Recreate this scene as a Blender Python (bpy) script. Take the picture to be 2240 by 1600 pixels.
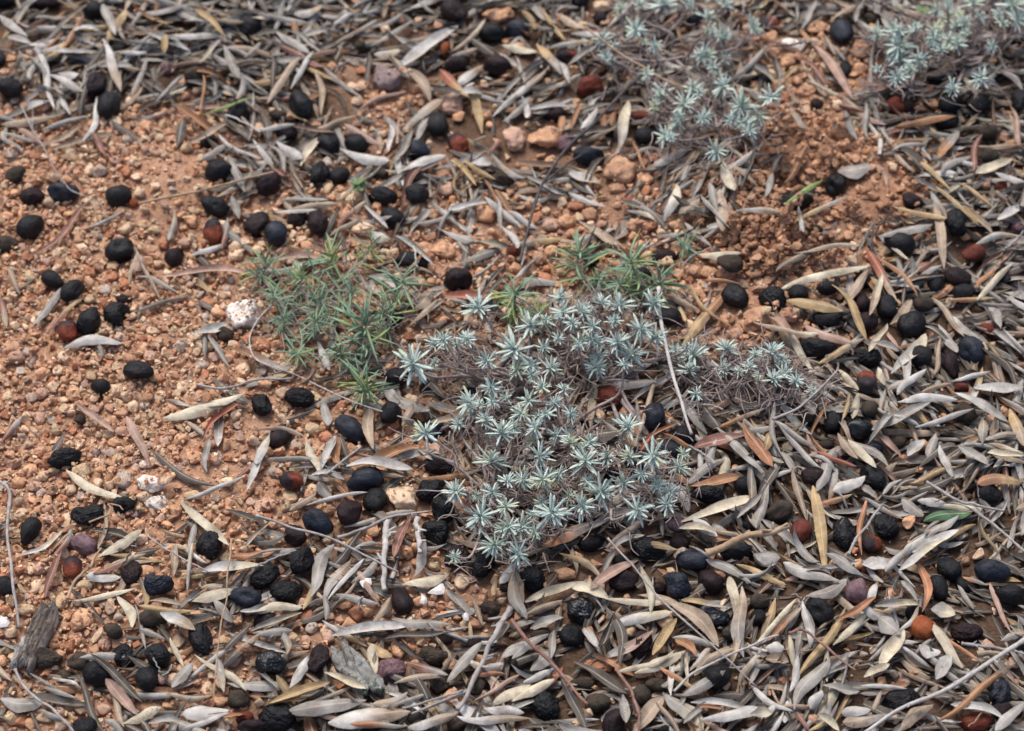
import bpy, math, random
import numpy as np
from mathutils import Vector, Matrix, noise as mn
random.seed(7); rng = np.random.default_rng(11)
sc = bpy.context.scene; COL = sc.collection
for o in list(bpy.data.objects): bpy.data.objects.remove(o)

# ------------------------------------------------------------------ camera
IW, IH = 2240.0, 1600.0
PITCH = math.radians(50); DIST = 1.5
CAM = np.array([0.0, -DIST*math.cos(PITCH), DIST*math.sin(PITCH)])
WIDTH = 0.65                                   # metres of ground across the middle of the picture
LENS = 18.0/(WIDTH/2/DIST)
cd = bpy.data.cameras.new('camera'); cam = bpy.data.objects.new('camera', cd); COL.objects.link(cam)
cam.location = CAM; cam.rotation_euler = (math.radians(90)-PITCH, 0, 0)
cd.sensor_width = 36; cd.lens = LENS; cd.clip_start = 0.02; cd.clip_end = 60
cd.dof.use_dof = True; cd.dof.focus_distance = 1.40; cd.dof.aperture_fstop = 8
sc.camera = cam

# ------------------------------------------------------------------ light: overcast daylight
SUN_EL, SUN_AZ = math.radians(62), math.radians(-25)
w = bpy.data.worlds.new('World'); sc.world = w; w.use_nodes = True
nt = w.node_tree; bg = nt.nodes['Background']
sky = nt.nodes.new('ShaderNodeTexSky'); sky.sky_type = 'NISHITA'; sky.sun_disc = False
sky.sun_elevation = SUN_EL; sky.sun_rotation = SUN_AZ
sky.air_density = 1.0; sky.dust_density = 5.0; sky.ozone_density = 0.6
nt.links.new(sky.outputs[0], bg.inputs[0]); bg.inputs[1].default_value = 0.12
sl = bpy.data.lights.new('sun', 'SUN'); sl.energy = 1.4; sl.angle = math.radians(20); sl.color = (1.0, 0.975, 0.95)
so = bpy.data.objects.new('sun', sl); COL.objects.link(so)
d = Vector((math.cos(SUN_EL)*math.sin(SUN_AZ), math.cos(SUN_EL)*math.cos(SUN_AZ), math.sin(SUN_EL)))
so.rotation_euler = d.to_track_quat('Z', 'Y').to_euler(); so.location = (0, 0, 3)
sc.view_settings.view_transform = 'Standard'; sc.view_settings.look = 'None'
sc.view_settings.gamma = 1; sc.view_settings.use_curve_mapping = False
sc.view_settings.exposure = 0.52
sc.render.engine = 'CYCLES'

# ------------------------------------------------------------------ picture <-> ground
FWD = np.array([0, math.cos(PITCH), -math.sin(PITCH)]); UPV = np.array([0, math.sin(PITCH), math.cos(PITCH)])
KF = WIDTH/DIST/IW
def P(u, v, z=0.0):
    r = FWD + KF*(u-IW/2)*np.array([1., 0, 0]) - KF*(v-IH/2)*UPV
    t = (z-CAM[2])/r[2]
    return CAM + r*t
def proj(p):
    q = np.asarray(p) - CAM
    dz = q @ FWD
    return IW/2 + q[..., 0]/dz/KF, IH/2 - (q @ UPV)/dz/KF
def ppm(v):                                    # pixels per metre at the row v on the ground
    p = P(IW/2, v); return 1.0/(KF*float((p-CAM) @ FWD))

# ------------------------------------------------------------------ what lies where (one figure per 80 px: thickness of the leaf litter)
LIT = ["9999999999999888888777889999",
       "7999999986988888888776679999",
       "6899999997478888988775569999",
       "5442237898589888887763378999",
       "1000016777677877777774114799",
       "1100025655457766677751113699",
       "1101035543445555654541345799",
       "1013033333344444333431478899",
       "3111033333344444544446789999",
       "0031013443345555555556889999",
       "0000114444456677777778999999",
       "1103113454567777777889999999",
       "0110133445566777778999999999",
       "1131133345567777778999999999",
       "3333344567667888889999999999",
       "1344555677766788899999999999",
       "1133566665545678999999999999",
       "3133456666667899999999999999",
       "3334456777889999999999999999",
       "4545667899999999999999999999"]
LIT = np.array([[int(c) for c in r] for r in LIT], float)
def lit_at(u, v):
    x = min(max(u/80-0.5, 0), 26.999); y = min(max(v/80-0.5, 0), 18.999)
    i = int(x); j = int(y); fx = x-i; fy = y-j
    return (LIT[j, i]*(1-fx)+LIT[j, i+1]*fx)*(1-fy)+(LIT[j+1, i]*(1-fx)+LIT[j+1, i+1]*fx)*fy
SAND = [(385, 395, 95, 62), (345, 460, 50, 50), (740, 190, 42, 100), (1905, 440, 90, 55), (1840, 420, 70, 30), (470, 1060, 90, 45), (570, 930, 60, 25), (330, 1190, 60, 30)]
SOIL = [(1740, 380, 160, 120), (1620, 470, 120, 90), (1700, 560, 130, 60), (1900, 450, 120, 60)]      # brown crumbly earth
def inell(u, v, lst, k=1.0):
    return any(((u-a)/(c*k))**2+((v-b)/(e*k))**2 < 1 for a, b, c, e in lst)

# ------------------------------------------------------------------ height field everything is laid onto
X0, X1, Y0, Y1, RES = -0.66, 0.66, -0.52, 0.66, 0.0015
NX, NY = int((X1-X0)/RES)+1, int((Y1-Y0)/RES)+1
def vnoise(cell):
    gx, gy = int((X1-X0)/cell)+3, int((Y1-Y0)/cell)+3
    g = rng.random((gy, gx))*2-1
    xs = np.arange(NX)*RES/cell; ys = np.arange(NY)*RES/cell
    i = xs.astype(int); j = ys.astype(int); fx = xs-i; fy = ys-j
    fx = fx*fx*(3-2*fx); fy = fy*fy*(3-2*fy)
    a = g[j][:, i]; b = g[j][:, i+1]; c = g[j+1][:, i]; e = g[j+1][:, i+1]
    FX = fx[None, :]; FY = fy[:, None]
    return (a*(1-FX)+b*FX)*(1-FY)+(c*(1-FX)+e*FX)*FY
H = vnoise(.16)*.006+vnoise(.06)*.003+vnoise(.02)*.0014+vnoise(.008)*.0008+vnoise(.004)*.0004
xs = X0+np.arange(NX)*RES; ys = Y0+np.arange(NY)*RES
def mound(u, v, ru, rv, h):
    global H
    c = P(u, v); s = ppm(v)
    dx = (xs[None, :]-c[0])/(ru/s); dy = (ys[:, None]-c[1])/(rv/s/0.77)
    H = H + h*np.exp(-(dx*dx+dy*dy)*1.2)
mound(400, 400, 110, 70, .010); mound(740, 200, 60, 110, .006); mound(1750, 420, 100, 60, -.022); mound(1900, 470, 120, 60, .009)
mound(1650, 350, 120, 80, .006); mound(1700, 700, 90, 50, .006); mound(1100, 560, 90, 50, .005)
edge = np.minimum(np.minimum(xs-X0, X1-xs)[None, :], np.minimum(ys-Y0, Y1-ys)[:, None])/.06
H *= np.clip(edge, 0, 1); H0 = H.copy()
def ij(x, y):
    return (np.clip(((np.asarray(y)-Y0)/RES).astype(int), 0, NY-1), np.clip(((np.asarray(x)-X0)/RES).astype(int), 0, NX-1))
def hat(x, y): j, i = ij(x, y); return H[j, i]
def raise_disc(x, y, rx, ry, rot, ztop, zmid):
    R = max(rx, ry); j, i = ij(y=y, x=x); n = int(R/RES)+1
    j0, j1, i0, i1 = max(j-n, 0), min(j+n+1, NY), max(i-n, 0), min(i+n+1, NX)
    if j1 <= j0 or i1 <= i0: return
    dx = xs[None, i0:i1]-x; dy = ys[j0:j1, None]-y
    a = (dx*math.cos(rot)+dy*math.sin(rot))/rx; b = (-dx*math.sin(rot)+dy*math.cos(rot))/ry
    q = 1-a*a-b*b
    h = np.where(q > 0, zmid+(ztop-zmid)*np.sqrt(np.maximum(q, 0)), -1)
    H[j0:j1, i0:i1] = np.maximum(H[j0:j1, i0:i1], h)

# ------------------------------------------------------------------ mesh helpers
def np_mesh(name, V, F, mat, uv=None, col=None, smooth=True):
    me = bpy.data.meshes.new(name); V = np.asarray(V, np.float32); F = np.asarray(F, np.int32)
    nf, k = F.shape
    me.vertices.add(len(V)); me.vertices.foreach_set('co', V.ravel())
    me.loops.add(nf*k); me.loops.foreach_set('vertex_index', F.ravel())
    me.polygons.add(nf); me.polygons.foreach_set('loop_start', np.arange(nf, dtype=np.int32)*k)
    if uv is not None:
        l = me.uv_layers.new(name='UVMap'); l.data.foreach_set('uv', np.asarray(uv, np.float32)[F.ravel()].ravel())
    if col is not None:
        a = me.color_attributes.new('Col', 'FLOAT_COLOR', 'POINT'); a.data.foreach_set('color', np.asarray(col, np.float32).ravel())
    me.polygons.foreach_set('use_smooth', np.full(nf, smooth))
    me.update(calc_edges=True); me.materials.append(mat); return me
def link(name, me, parent=None, loc=None, label=None, cat=None, group=None, kind=None):
    o = bpy.data.objects.new(name, me); COL.objects.link(o)
    if parent: o.parent = parent
    if loc is not None: o.location = loc
    if label: o['label'] = label
    if cat: o['category'] = cat
    if group: o['group'] = group
    if kind: o['kind'] = kind
    return o
def quads(nu, nv):
    a = np.arange((nu-1)*(nv-1)); i = a//(nv-1); j = a % (nv-1); b = i*nv+j
    return np.stack([b, b+nv, b+nv+1, b+1], 1)
def tube(pts, rad, n=6, jit=0.0):
    pts = np.asarray(pts, float); m = len(pts); V = []; rad = np.broadcast_to(rad, (m,))
    t = np.gradient(pts, axis=0); t /= np.linalg.norm(t, axis=1)[:, None]+1e-12
    ref = np.where(np.abs(t[:, 2:3]) < .9, np.array([[0, 0, 1.]]), np.array([[1., 0, 0]]))
    a = np.cross(t, ref); a /= np.linalg.norm(a, axis=1)[:, None]; b = np.cross(a, t); an = 2*math.pi*np.arange(n)/n
    rr = rad[:, None]*(1+rng.uniform(-jit, jit, (m, n))) if jit else np.repeat(rad[:, None], n, 1)
    V = list((pts[:, None, :]+rr[..., None]*(a[:, None, :]*np.cos(an)[None, :, None]+b[:, None, :]*np.sin(an)[None, :, None])).reshape(-1, 3))
    F = []
    for k in range(m-1):
        for q in range(n):
            F.append((k*n+q, k*n+(q+1) % n, (k+1)*n+(q+1) % n, (k+1)*n+q))
    for k in (0, m-1):                                   # caps as fans of quads through a centre point
        c = len(V); V.append(pts[k])
        for q in range(0, n, 2):
            f = (c, k*n+q, k*n+(q+1) % n, k*n+(q+2) % n)
            F.append(f if k else f[::-1])
    return np.array(V), np.array(F)
def smoothline(pts, n):
    pts = np.asarray(pts, float); m = len(pts)
    if m == 2: return pts[0]+(pts[1]-pts[0])*np.linspace(0, 1, n)[:, None]
    ex = np.vstack([2*pts[0]-pts[1], pts, 2*pts[-1]-pts[-2]]); out = []
    for s in np.linspace(0, m-1-1e-6, n):
        i = int(s); f = s-i; p0, p1, p2, p3 = ex[i:i+4]
        out.append(.5*((2*p1)+(-p0+p2)*f+(2*p0-5*p1+4*p2-p3)*f*f+(-p0+3*p1-3*p2+p3)*f**3))
    return np.array(out)

# ------------------------------------------------------------------ materials
def newmat(name):
    m = bpy.data.materials.new(name); m.use_nodes = True; n = m.node_tree
    return m, n, n.nodes['Principled BSDF']
def N(n, t, **k):
    x = n.nodes.new(t)
    for a, b in k.items(): setattr(x, a, b)
    return x
def noise_node(n, vec, scale, det=3, rough=.55, W=None, dist=0.0):
    x = N(n, 'ShaderNodeTexNoise')
    if W is not None: x.noise_dimensions = '4D'; n.links.new(W, x.inputs['W'])
    x.inputs['Scale'].default_value = scale; x.inputs['Detail'].default_value = det; x.inputs['Roughness'].default_value = rough
    x.inputs['Distortion'].default_value = dist
    if vec is not None: n.links.new(vec, x.inputs['Vector'])
    return x.outputs['Fac']
def ramp(n, fac, a, b, lo=0.0, hi=1.0):
    x = N(n, 'ShaderNodeMapRange'); x.clamp = True
    for k, v in zip(('From Min', 'From Max', 'To Min', 'To Max'), (a, b, lo, hi)): x.inputs[k].default_value = v
    n.links.new(fac, x.inputs['Value']); return x.outputs['Result']
def math_node(n, op, a, b):
    x = N(n, 'ShaderNodeMath', operation=op)
    for k, s in enumerate((a, b)):
        if isinstance(s, (int, float)): x.inputs[k].default_value = s
        else: n.links.new(s, x.inputs[k])
    return x.outputs[0]
def mix(n, fac, a, b, mode='MIX'):
    x = N(n, 'ShaderNodeMix', data_type='RGBA', blend_type=mode)
    for k, s in ((0, fac), (6, a), (7, b)):
        if isinstance(s, (int, float)): x.inputs[k].default_value = s
        elif isinstance(s, tuple): x.inputs[k].default_value = (*s, 1)
        else: n.links.new(s, x.inputs[k])
    return x.outputs[2]
def bump(n, bs, h, strength, dist):
    x = N(n, 'ShaderNodeBump'); x.inputs['Strength'].default_value = strength; x.inputs['Distance'].default_value = dist
    n.links.new(h, x.inputs['Height']); n.links.new(x.outputs[0], bs.inputs['Normal'])

def leaf_material():
    m, n, b = newmat('dry_leaf'); L = n.links.new
    pos = N(n, 'ShaderNodeNewGeometry').outputs['Position']
    at = N(n, 'ShaderNodeAttribute', attribute_name='Col')
    uv = N(n, 'ShaderNodeUVMap', uv_map='UVMap')
    sep = N(n, 'ShaderNodeSeparateXYZ'); L(uv.outputs[0], sep.inputs[0])
    big = noise_node(n, pos, 95, 4, .62)
    c = mix(n, 1.0, at.outputs['Color'], mix(n, ramp(n, big, .32, .68), (.56, .53, .50), (1.18, 1.18, 1.18)), 'MULTIPLY')
    # pale midrib
    rib = ramp(n, math_node(n, 'ABSOLUTE', math_node(n, 'SUBTRACT', sep.outputs[1], .5), 0), 0.015, .06, .55, 0)
    c = mix(n, rib, c, (.60, .50, .37))
    # browned margins
    ed = ramp(n, math_node(n, 'ABSOLUTE', math_node(n, 'SUBTRACT', sep.outputs[1], .5), 0), 0.40, .5, 0, .38)
    c = mix(n, ed, c, (.20, .12, .07))
    # mould specks, amount in the alpha of Col
    sp = noise_node(n, pos, 1400, 2, .7)
    thr = math_node(n, 'SUBTRACT', .80, math_node(n, 'MULTIPLY', at.outputs['Alpha'], .27))
    spk = ramp(n, math_node(n, 'SUBTRACT', sp, thr), 0, .05)
    c = mix(n, math_node(n, 'MULTIPLY', spk, .6), c, (.05, .042, .038))
    # soil film
    dirt = ramp(n, noise_node(n, pos, 42, 5, .7), .54, .72, 0, .6)
    c = mix(n, dirt, c, (.13, .098, .078))
    L(c, b.inputs['Base Color']); b.inputs['Roughness'].default_value = .62
    b.inputs['Specular IOR Level'].default_value = .3
    cmb = N(n, 'ShaderNodeCombineXYZ'); L(math_node(n, 'MULTIPLY', sep.outputs[0], 5), cmb.inputs[0]); L(math_node(n, 'MULTIPLY', sep.outputs[1], 11), cmb.inputs[1])
    fib = noise_node(n, cmb.outputs[0], 2.2, 3)
    hh = math_node(n, 'ADD', math_node(n, 'MULTIPLY', fib, 1.0), math_node(n, 'MULTIPLY', noise_node(n, pos, 420, 3), .8))
    bump(n, b, hh, .55, .0007)
    return m
M_LEAF = leaf_material()

def soil_material():
    m, n, b = newmat('red_soil'); L = n.links.new
    pos = N(n, 'ShaderNodeNewGeometry').outputs['Position']
    a = noise_node(n, pos, 9, 4); g = noise_node(n, pos, 330, 5, .75); g2 = noise_node(n, pos, 70, 4, .7)
    c = mix(n, ramp(n, a, .35, .65), (.56, .34, .22), (.48, .275, .175))
    c = mix(n, ramp(n, g2, .45, .7), c, (.62, .40, .27))
    c = mix(n, ramp(n, g, .3, .6, .7, 0), c, (.22, .10, .055))
    sp = noise_node(n, pos, 700, 2, .6)
    c = mix(n, ramp(n, sp, .63, .7, 0, .7), c, (.55, .40, .28))
    at = N(n, 'ShaderNodeAttribute', attribute_name='Col')           # humus under thick litter, near-black to paint in the shaded gaps too
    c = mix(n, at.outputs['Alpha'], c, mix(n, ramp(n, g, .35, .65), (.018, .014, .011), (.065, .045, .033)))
    sp_ = N(n, 'ShaderNodeSeparateColor'); L(at.outputs['Color'], sp_.inputs[0])
    c = mix(n, sp_.outputs[0], c, mix(n, ramp(n, g, .3, .65), (.17, .09, .055), (.34, .19, .12)))   # browner crumbly earth
    L(c, b.inputs['Base Color']); b.inputs['Roughness'].default_value = .95; b.inputs['Specular IOR Level'].default_value = .1
    h = math_node(n, 'ADD', g, math_node(n, 'MULTIPLY', noise_node(n, pos, 900, 3, .6), .5))
    h = math_node(n, 'ADD', h, math_node(n, 'MULTIPLY', g2, 2.0))
    bump(n, b, h, 1.0, .0016); return m
M_SOIL = soil_material()

def stone_material(name='gravel', fine=1.0, attr=True, base=(.5, .4, .3), pit=.5, stain=(.44, .22, .12), stain_amt=.75):
    m, n, b = newmat(name); L = n.links.new
    pos = N(n, 'ShaderNodeNewGeometry').outputs['Position']
    c0 = N(n, 'ShaderNodeAttribute', attribute_name='Col').outputs['Color'] if attr else N(n, 'ShaderNodeRGB')
    if not attr: c0.outputs[0].default_value = (*base, 1); c0 = c0.outputs[0]
    v = noise_node(n, pos, 260*fine, 4, .65)
    c = mix(n, 1.0, c0, mix(n, ramp(n, v, .3, .7), (.72, .66, .62), (1.15, 1.15, 1.15)), 'MULTIPLY')
    c = mix(n, ramp(n, noise_node(n, pos, 110, 4, .7), .52, .68, 0, stain_amt), c, stain)
    sp = noise_node(n, pos, 1100*fine, 2, .6)
    c = mix(n, ramp(n, sp, .60, .70, 0, pit), c, (.13, .07, .045))
    L(c, b.inputs['Base Color']); b.inputs['Roughness'].default_value = .85; b.inputs['Specular IOR Level'].default_value = .25
    bump(n, b, math_node(n, 'ADD', noise_node(n, pos, 520*fine, 4, .7), v), .8, .0009); return m
M_GRAV = stone_material()
M_ROCK = stone_material('rough_stone', .8, True, pit=.45, stain_amt=.5)
M_CHALK = stone_material('chalky_stone', .8, True, pit=.06, stain=(.74, .58, .45), stain_amt=.35)

def olive_material(name, c1, c2, rough=.45, dust=.3, dustc=(.30, .16, .09), half=None, bs=1.0, spec=.30):
    m, n, b = newmat(name); L = n.links.new
    tc = N(n, 'ShaderNodeTexCoord').outputs['Object']; R = N(n, 'ShaderNodeObjectInfo').outputs['Random']
    W = math_node(n, 'MULTIPLY', R, 40)
    big = noise_node(n, tc, 130, 3, .6, W)
    c = mix(n, ramp(n, big, .35, .68), c1, c2)
    if half:
        sep = N(n, 'ShaderNodeSeparateXYZ'); L(tc, sep.inputs[0])
        s = math_node(n, 'ADD', math_node(n, 'MULTIPLY', sep.outputs[0], 150), math_node(n, 'MULTIPLY', noise_node(n, tc, 170, 4, .6, W), 3.0))
        c = mix(n, ramp(n, s, 1.2, 1.9), c, mix(n, ramp(n, noise_node(n, tc, 500, 4, .6, W), .35, .65), half, tuple(x*.45 for x in half)))
    # fine pores
    po = noise_node(n, tc, 1500, 2, .6, W)
    c = mix(n, ramp(n, po, .66, .74, 0, .35), c, tuple(min(1, x*2+.05) for x in c2))
    # dust caught in patches
    dn = noise_node(n, tc, 210, 5, .75, math_node(n, 'ADD', W, 9.0))
    c = mix(n, ramp(n, dn, .62-.1*dust, .80-.1*dust, 0, dust), c, dustc)
    L(c, b.inputs['Base Color']); b.inputs['Specular IOR Level'].default_value = spec
    L(ramp(n, noise_node(n, tc, 300, 3, .6, W), .3, .7, max(.1, rough-.14), min(1, rough+.2)), b.inputs['Roughness'])
    h = math_node(n, 'ADD', noise_node(n, tc, 420, 4, .65, W, 1.2), math_node(n, 'MULTIPLY', noise_node(n, tc, 1400, 2, .5, W), .35))
    bump(n, b, h, bs, .0009); return m
OM = {'k': olive_material('olive_black', (.0022, .0023, .0034), (.007, .0073, .011), .42, .22, spec=.30),
      'g': olive_material('olive_glossy', (.003, .003, .005), (.007, .008, .012), .28, .15, bs=.45, spec=.5),
      'b': olive_material('olive_blue', (.005, .0065, .011), (.021, .028, .046), .46, .12, bs=.7, spec=.32),
      'm': olive_material('olive_maroon', (.0065, .0034, .0045), (.026, .010, .012), .46, .3, spec=.28),
      'r': olive_material('olive_red', (.085, .016, .010), (.19, .042, .02), .45, .2),
      'o': olive_material('olive_orange', (.20, .045, .014), (.34, .095, .028), .5, .25, (.05, .02, .015)),
      'p': olive_material('olive_dusty_pink', (.10, .04, .045), (.25, .165, .185), .6, .45, (.30, .12, .09)),
      'd': olive_material('olive_mouldered', (.030, .024, .019), (.085, .066, .050), .85, .5, (.22, .14, .09), bs=1.0, spec=.2),
      'h': olive_material('olive_half_red', (.014, .012, .016), (.035, .022, .028), .45, .2, half=(.27, .055, .022))}

def plain(name, c1, c2, scale, rough=.7, bs=.6, bd=.0005, spots=None):
    m, n, b = newmat(name); L = n.links.new
    pos = N(n, 'ShaderNodeTexCoord').outputs['Object']
    v = noise_node(n, pos, scale, 4, .65); c = mix(n, ramp(n, v, .35, .65), c1, c2)
    if spots: c = mix(n, ramp(n, noise_node(n, pos, scale*.6, 4, .7), .53, .60), c, spots)
    L(c, b.inputs['Base Color']); b.inputs['Roughness'].default_value = rough; b.inputs['Specular IOR Level'].default_value = .25
    bump(n, b, noise_node(n, pos, scale*2.5, 4, .7), bs, bd); return m
def foliage(name, c_edge, c_mid, c_old, rough=.75, rnd=.25):
    m, n, b = newmat(name); L = n.links.new
    uv = N(n, 'ShaderNodeUVMap', uv_map='UVMap'); sep = N(n, 'ShaderNodeSeparateXYZ'); L(uv.outputs[0], sep.inputs[0])
    at = N(n, 'ShaderNodeAttribute', attribute_name='Col')
    pos = N(n, 'ShaderNodeNewGeometry').outputs['Position']
    c = mix(n, ramp(n, math_node(n, 'ABSOLUTE', math_node(n, 'SUBTRACT', sep.outputs[1], .5), 0), .05, .2), c_mid, c_edge)
    age = noise_node(n, pos, 45, 2, .5)
    c = mix(n, ramp(n, math_node(n, 'ADD', age, math_node(n, 'MULTIPLY', sep.outputs[0], .12)), .60, .76, 0, .8), c, c_old)
    v = noise_node(n, pos, 700, 3, .6)
    c = mix(n, 1.0, c, mix(n, ramp(n, v, .3, .7), (1-rnd,)*3, (1+rnd*.5,)*3), 'MULTIPLY')
    L(c, b.inputs['Base Color']); b.inputs['Roughness'].default_value = rough; b.inputs['Specular IOR Level'].default_value = .2
    b.inputs['Sheen Weight'].default_value = .25; b.inputs['Sheen Roughness'].default_value = .5
    b.inputs['Subsurface Weight'].default_value = 0
    bump(n, b, v, .3, .0003); return m
M_SILV = foliage('silver_leaf', (.52, .64, .58), (.61, .71, .66), (.57, .60, .36))
M_GREEN = foliage('green_leaf', (.155, .275, .15), (.36, .48, .36), (.34, .40, .10))
M_STEM = plain('shrub_stem', (.24, .19, .17), (.42, .35, .33), 240)
M_DEAD = plain('withered_leaf', (.22, .17, .15), (.44, .365, .335), 60, .85)
M_TW = {'g': plain('twig_grey', (.24, .215, .20), (.42, .39, .37), 180), 'w': plain('twig_pale', (.38, .35, .32), (.56, .53, .50), 200),
        'd': plain('twig_dark', (.045, .040, .042), (.11, .095, .09), 200), 't': plain('twig_tan', (.28, .185, .11), (.46, .34, .23), 150),
        'r': plain('twig_red', (.17, .085, .06), (.32, .19, .15), 160)}
M_BARK = plain('bark', (.14, .11, .09), (.32, .275, .235), 110, .9, 1.0, .0015, (.50, .51, .51))
M_BARKG = plain('bark_green', (.19, .185, .165), (.36, .36, .35), 120, .9, 1.0, .0015, (.10, .125, .09))

# ------------------------------------------------------------------ words for the labels
MARKS = [('white chalky stone', 530, 686), ('cream pitted stone', 882, 1090), ('silver shrub', 1200, 960), ('left green herb', 740, 660), ('right green herb', 1330, 580),
         ('sprawling silver sprig', 1610, 790), ('upper silver shrub', 1530, 170), ('corner silver shrub', 2060, 90), ('smooth sandy patch', 385, 395), ('lichened bark scrap', 75, 1385),
         ('green-streaked bark strip', 780, 1440), ('dusty pink olive', 857, 1467), ('orange olive', 2020, 1378), ('dark green leaf', 2075, 1131), ('dusty blue olive', 1841, 70),
         ('white shell chip', 960, 1285), ('purplish stone', 844, 171), ('forked brown twig', 1060, 1440), ('long silver twig', 2100, 1490), ('green-yellow leaf by two olives', 1755, 425),
         ('upright cream leaf', 1793, 1165), ('big crumpled grey leaf', 808, 1570), ('pale wiry stem', 650, 830), ('tan cracked stone', 1190, 302), ('dark slanting twig', 1200, 400), ('red leaf fan', 1945, 590),
         ('lone grey twig at left', 22, 1200), ('green blade over an olive', 500, 228), ('glossy wrinkled olive', 594, 1452), ('pink dusty olive', 1876, 1292), ('white rock pair', 335, 1078), ('yellow curled leaf', 250, 80)]
USED = {}
def where(u, v, skip=''):
    best = sorted(((math.hypot(u-a, v-b), nme, a, b) for nme, a, b in MARKS if nme != skip and math.hypot(u-a, v-b) > 12))[0]
    dd, nme, a, b = best; an = math.degrees(math.atan2(b-v, u-a)) % 360
    dirs = ['right of', 'up and right of', 'above', 'up and left of', 'left of', 'down and left of', 'below', 'down and right of'][int((an+22.5)//45) % 8]
    how = 'just ' if dd < 75 else ('' if dd < 190 else 'well ')
    return how+dirs+' the '+nme
def unique(lbl):
    nw = lambda t: len(t.replace('-', ' ').split())
    for cut_ in ('mid-sized ', 'lying ', 'slanting ', 'pointing ', ' by two olives', 'long '):
        if nw(lbl) > 14: lbl = lbl.replace(cut_, ' ' if cut_[0] == ' ' else '', 1)
    lbl = lbl.strip()
    k = USED.get(lbl, 0)+1; USED[lbl] = k
    if k > 1 and len(lbl.split()) > 14: lbl = lbl.replace('mid-sized ', '').replace('lying ', '').replace('slanting ', '').replace('pointing ', '').replace(' the ', ' ').replace('by two olives ', '')
    return lbl if k == 1 else lbl+', '+(['', '', 'second', 'third', 'fourth', 'fifth', 'sixth', 'seventh', 'eighth'][min(k, 8)])+' outward'
def slope_word(u1, v1, u2, v2):
    a = math.degrees(math.atan2(-(v2-v1), u2-u1)) % 180
    return 'lying level' if a < 15 or a > 165 else 'pointing away' if 70 < a < 110 else 'slanting up right' if a < 70 else 'slanting up left'

# ================================================================== GROUND
def build_ground():
    step = .003
    xi = np.arange(-.56, .5601, step); yi = np.arange(-.42, .5401, step)
    out = np.array([.05, .12, .25, .5, .9, 1.5, 2.5, 4.0, 7, 12])
    gx = np.concatenate([-.56-out[::-1], xi, .56+out]); gy = np.concatenate([-.42-out[::-1], yi, .54+out])
    nx, ny = len(gx), len(gy)
    XX, YY = np.meshgrid(gx, gy)
    j, i = ij(XX, YY); Z = H0[j, i].copy()
    Z[(XX < X0) | (XX > X1) | (YY < Y0) | (YY > Y1)] = 0
    V = np.stack([XX, YY, Z], -1).reshape(-1, 3)
    u, v = proj(V); u = np.clip(u, -400, 2640); v = np.clip(v, -500, 2100)
    gxx = np.clip(u/80-.5, 0, 26.99); gyy = np.clip(v/80-.5, 0, 18.99)
    a = LIT[gyy.astype(int), gxx.astype(int)]; b = LIT[np.minimum(gyy.astype(int)+1, 19), np.minimum(gxx.astype(int)+1, 27)]
    c = LIT[gyy.astype(int), np.minimum(gxx.astype(int)+1, 27)]; e = LIT[np.minimum(gyy.astype(int)+1, 19), gxx.astype(int)]
    fx = gxx % 1; fy = gyy % 1
    l = (a*(1-fx)+c*fx)*(1-fy)+(e*(1-fx)+b*fx)*fy
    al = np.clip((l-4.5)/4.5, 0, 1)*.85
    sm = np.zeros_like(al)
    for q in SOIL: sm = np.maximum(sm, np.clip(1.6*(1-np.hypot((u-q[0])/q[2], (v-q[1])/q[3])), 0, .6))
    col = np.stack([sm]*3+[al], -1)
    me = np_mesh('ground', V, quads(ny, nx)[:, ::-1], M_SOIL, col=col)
    link('ground', me, kind='structure')
build_ground()

# ================================================================== STONES
def ico(sub):
    import bmesh
    bm = bmesh.new(); bmesh.ops.create_icosphere(bm, subdivisions=sub, radius=1.0)
    V = np.array([v.co[:] for v in bm.verts]); F = np.array([[v.index for v in f.verts] for f in bm.faces]); bm.free(); return V, F
ICO = {k: ico(k) for k in (1, 2, 3, 4, 5)}
def rock_shape(sub, seed, ang=.5, rough=.1):
    """an angular stone: a ball cut by random planes, then weathered"""
    V, F = ICO[sub]; r = random.Random(seed); V = V.copy()
    R = np.ones(len(V))
    for k in range(16):
        n = np.array([r.gauss(0, 1), r.gauss(0, 1), r.gauss(0, .9)]); n /= np.linalg.norm(n); dcut = r.uniform(.56, .86)
        dt = V @ n; R = np.where(dt > 1e-3, np.minimum(R, dcut/np.maximum(dt, 1e-3)), R)
    if sub >= 3:
        R = R+np.array([mn.fractal(Vector(p*1.9)+Vector((seed*3.1, 0, 0)), .8, 2.1, 5) for p in V])*rough
    else:
        R = R*(1+np.array([mn.noise(Vector(p*1.6)+Vector((seed*3.1, 0, 0))) for p in V])*.16)
    return V*R[:, None], F
def hull_stone(seed, npt, bev):
    import bmesh
    r = random.Random(seed); bm = bmesh.new()
    for k in range(npt):
        p = Vector((r.gauss(0, 1), r.gauss(0, 1), r.gauss(0, 1))).normalized()*r.uniform(.8, 1.12); bm.verts.new(p)
    bmesh.ops.convex_hull(bm, input=bm.verts)
    bmesh.ops.dissolve_limit(bm, angle_limit=.22, verts=bm.verts, edges=bm.edges)
    if bev: bmesh.ops.bevel(bm, geom=list(bm.edges), offset=bev, segments=1, affect='EDGES')
    bmesh.ops.triangulate(bm, faces=bm.faces)
    bm.verts.index_update(); V = np.array([v.co[:] for v in bm.verts]); F = np.array([[v.index for v in f.verts] for f in bm.faces]); bm.free(); return V, F
PEB = [hull_stone(k, random.choice((9, 11, 13, 16)), .13) for k in range(26)]; CR = [hull_stone(300+k, random.choice((7, 8, 9)), 0) for k in range(14)]; PEBS = [hull_stone(100+k, random.choice((8, 10, 12, 14)), 0) for k in range(20)]
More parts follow.
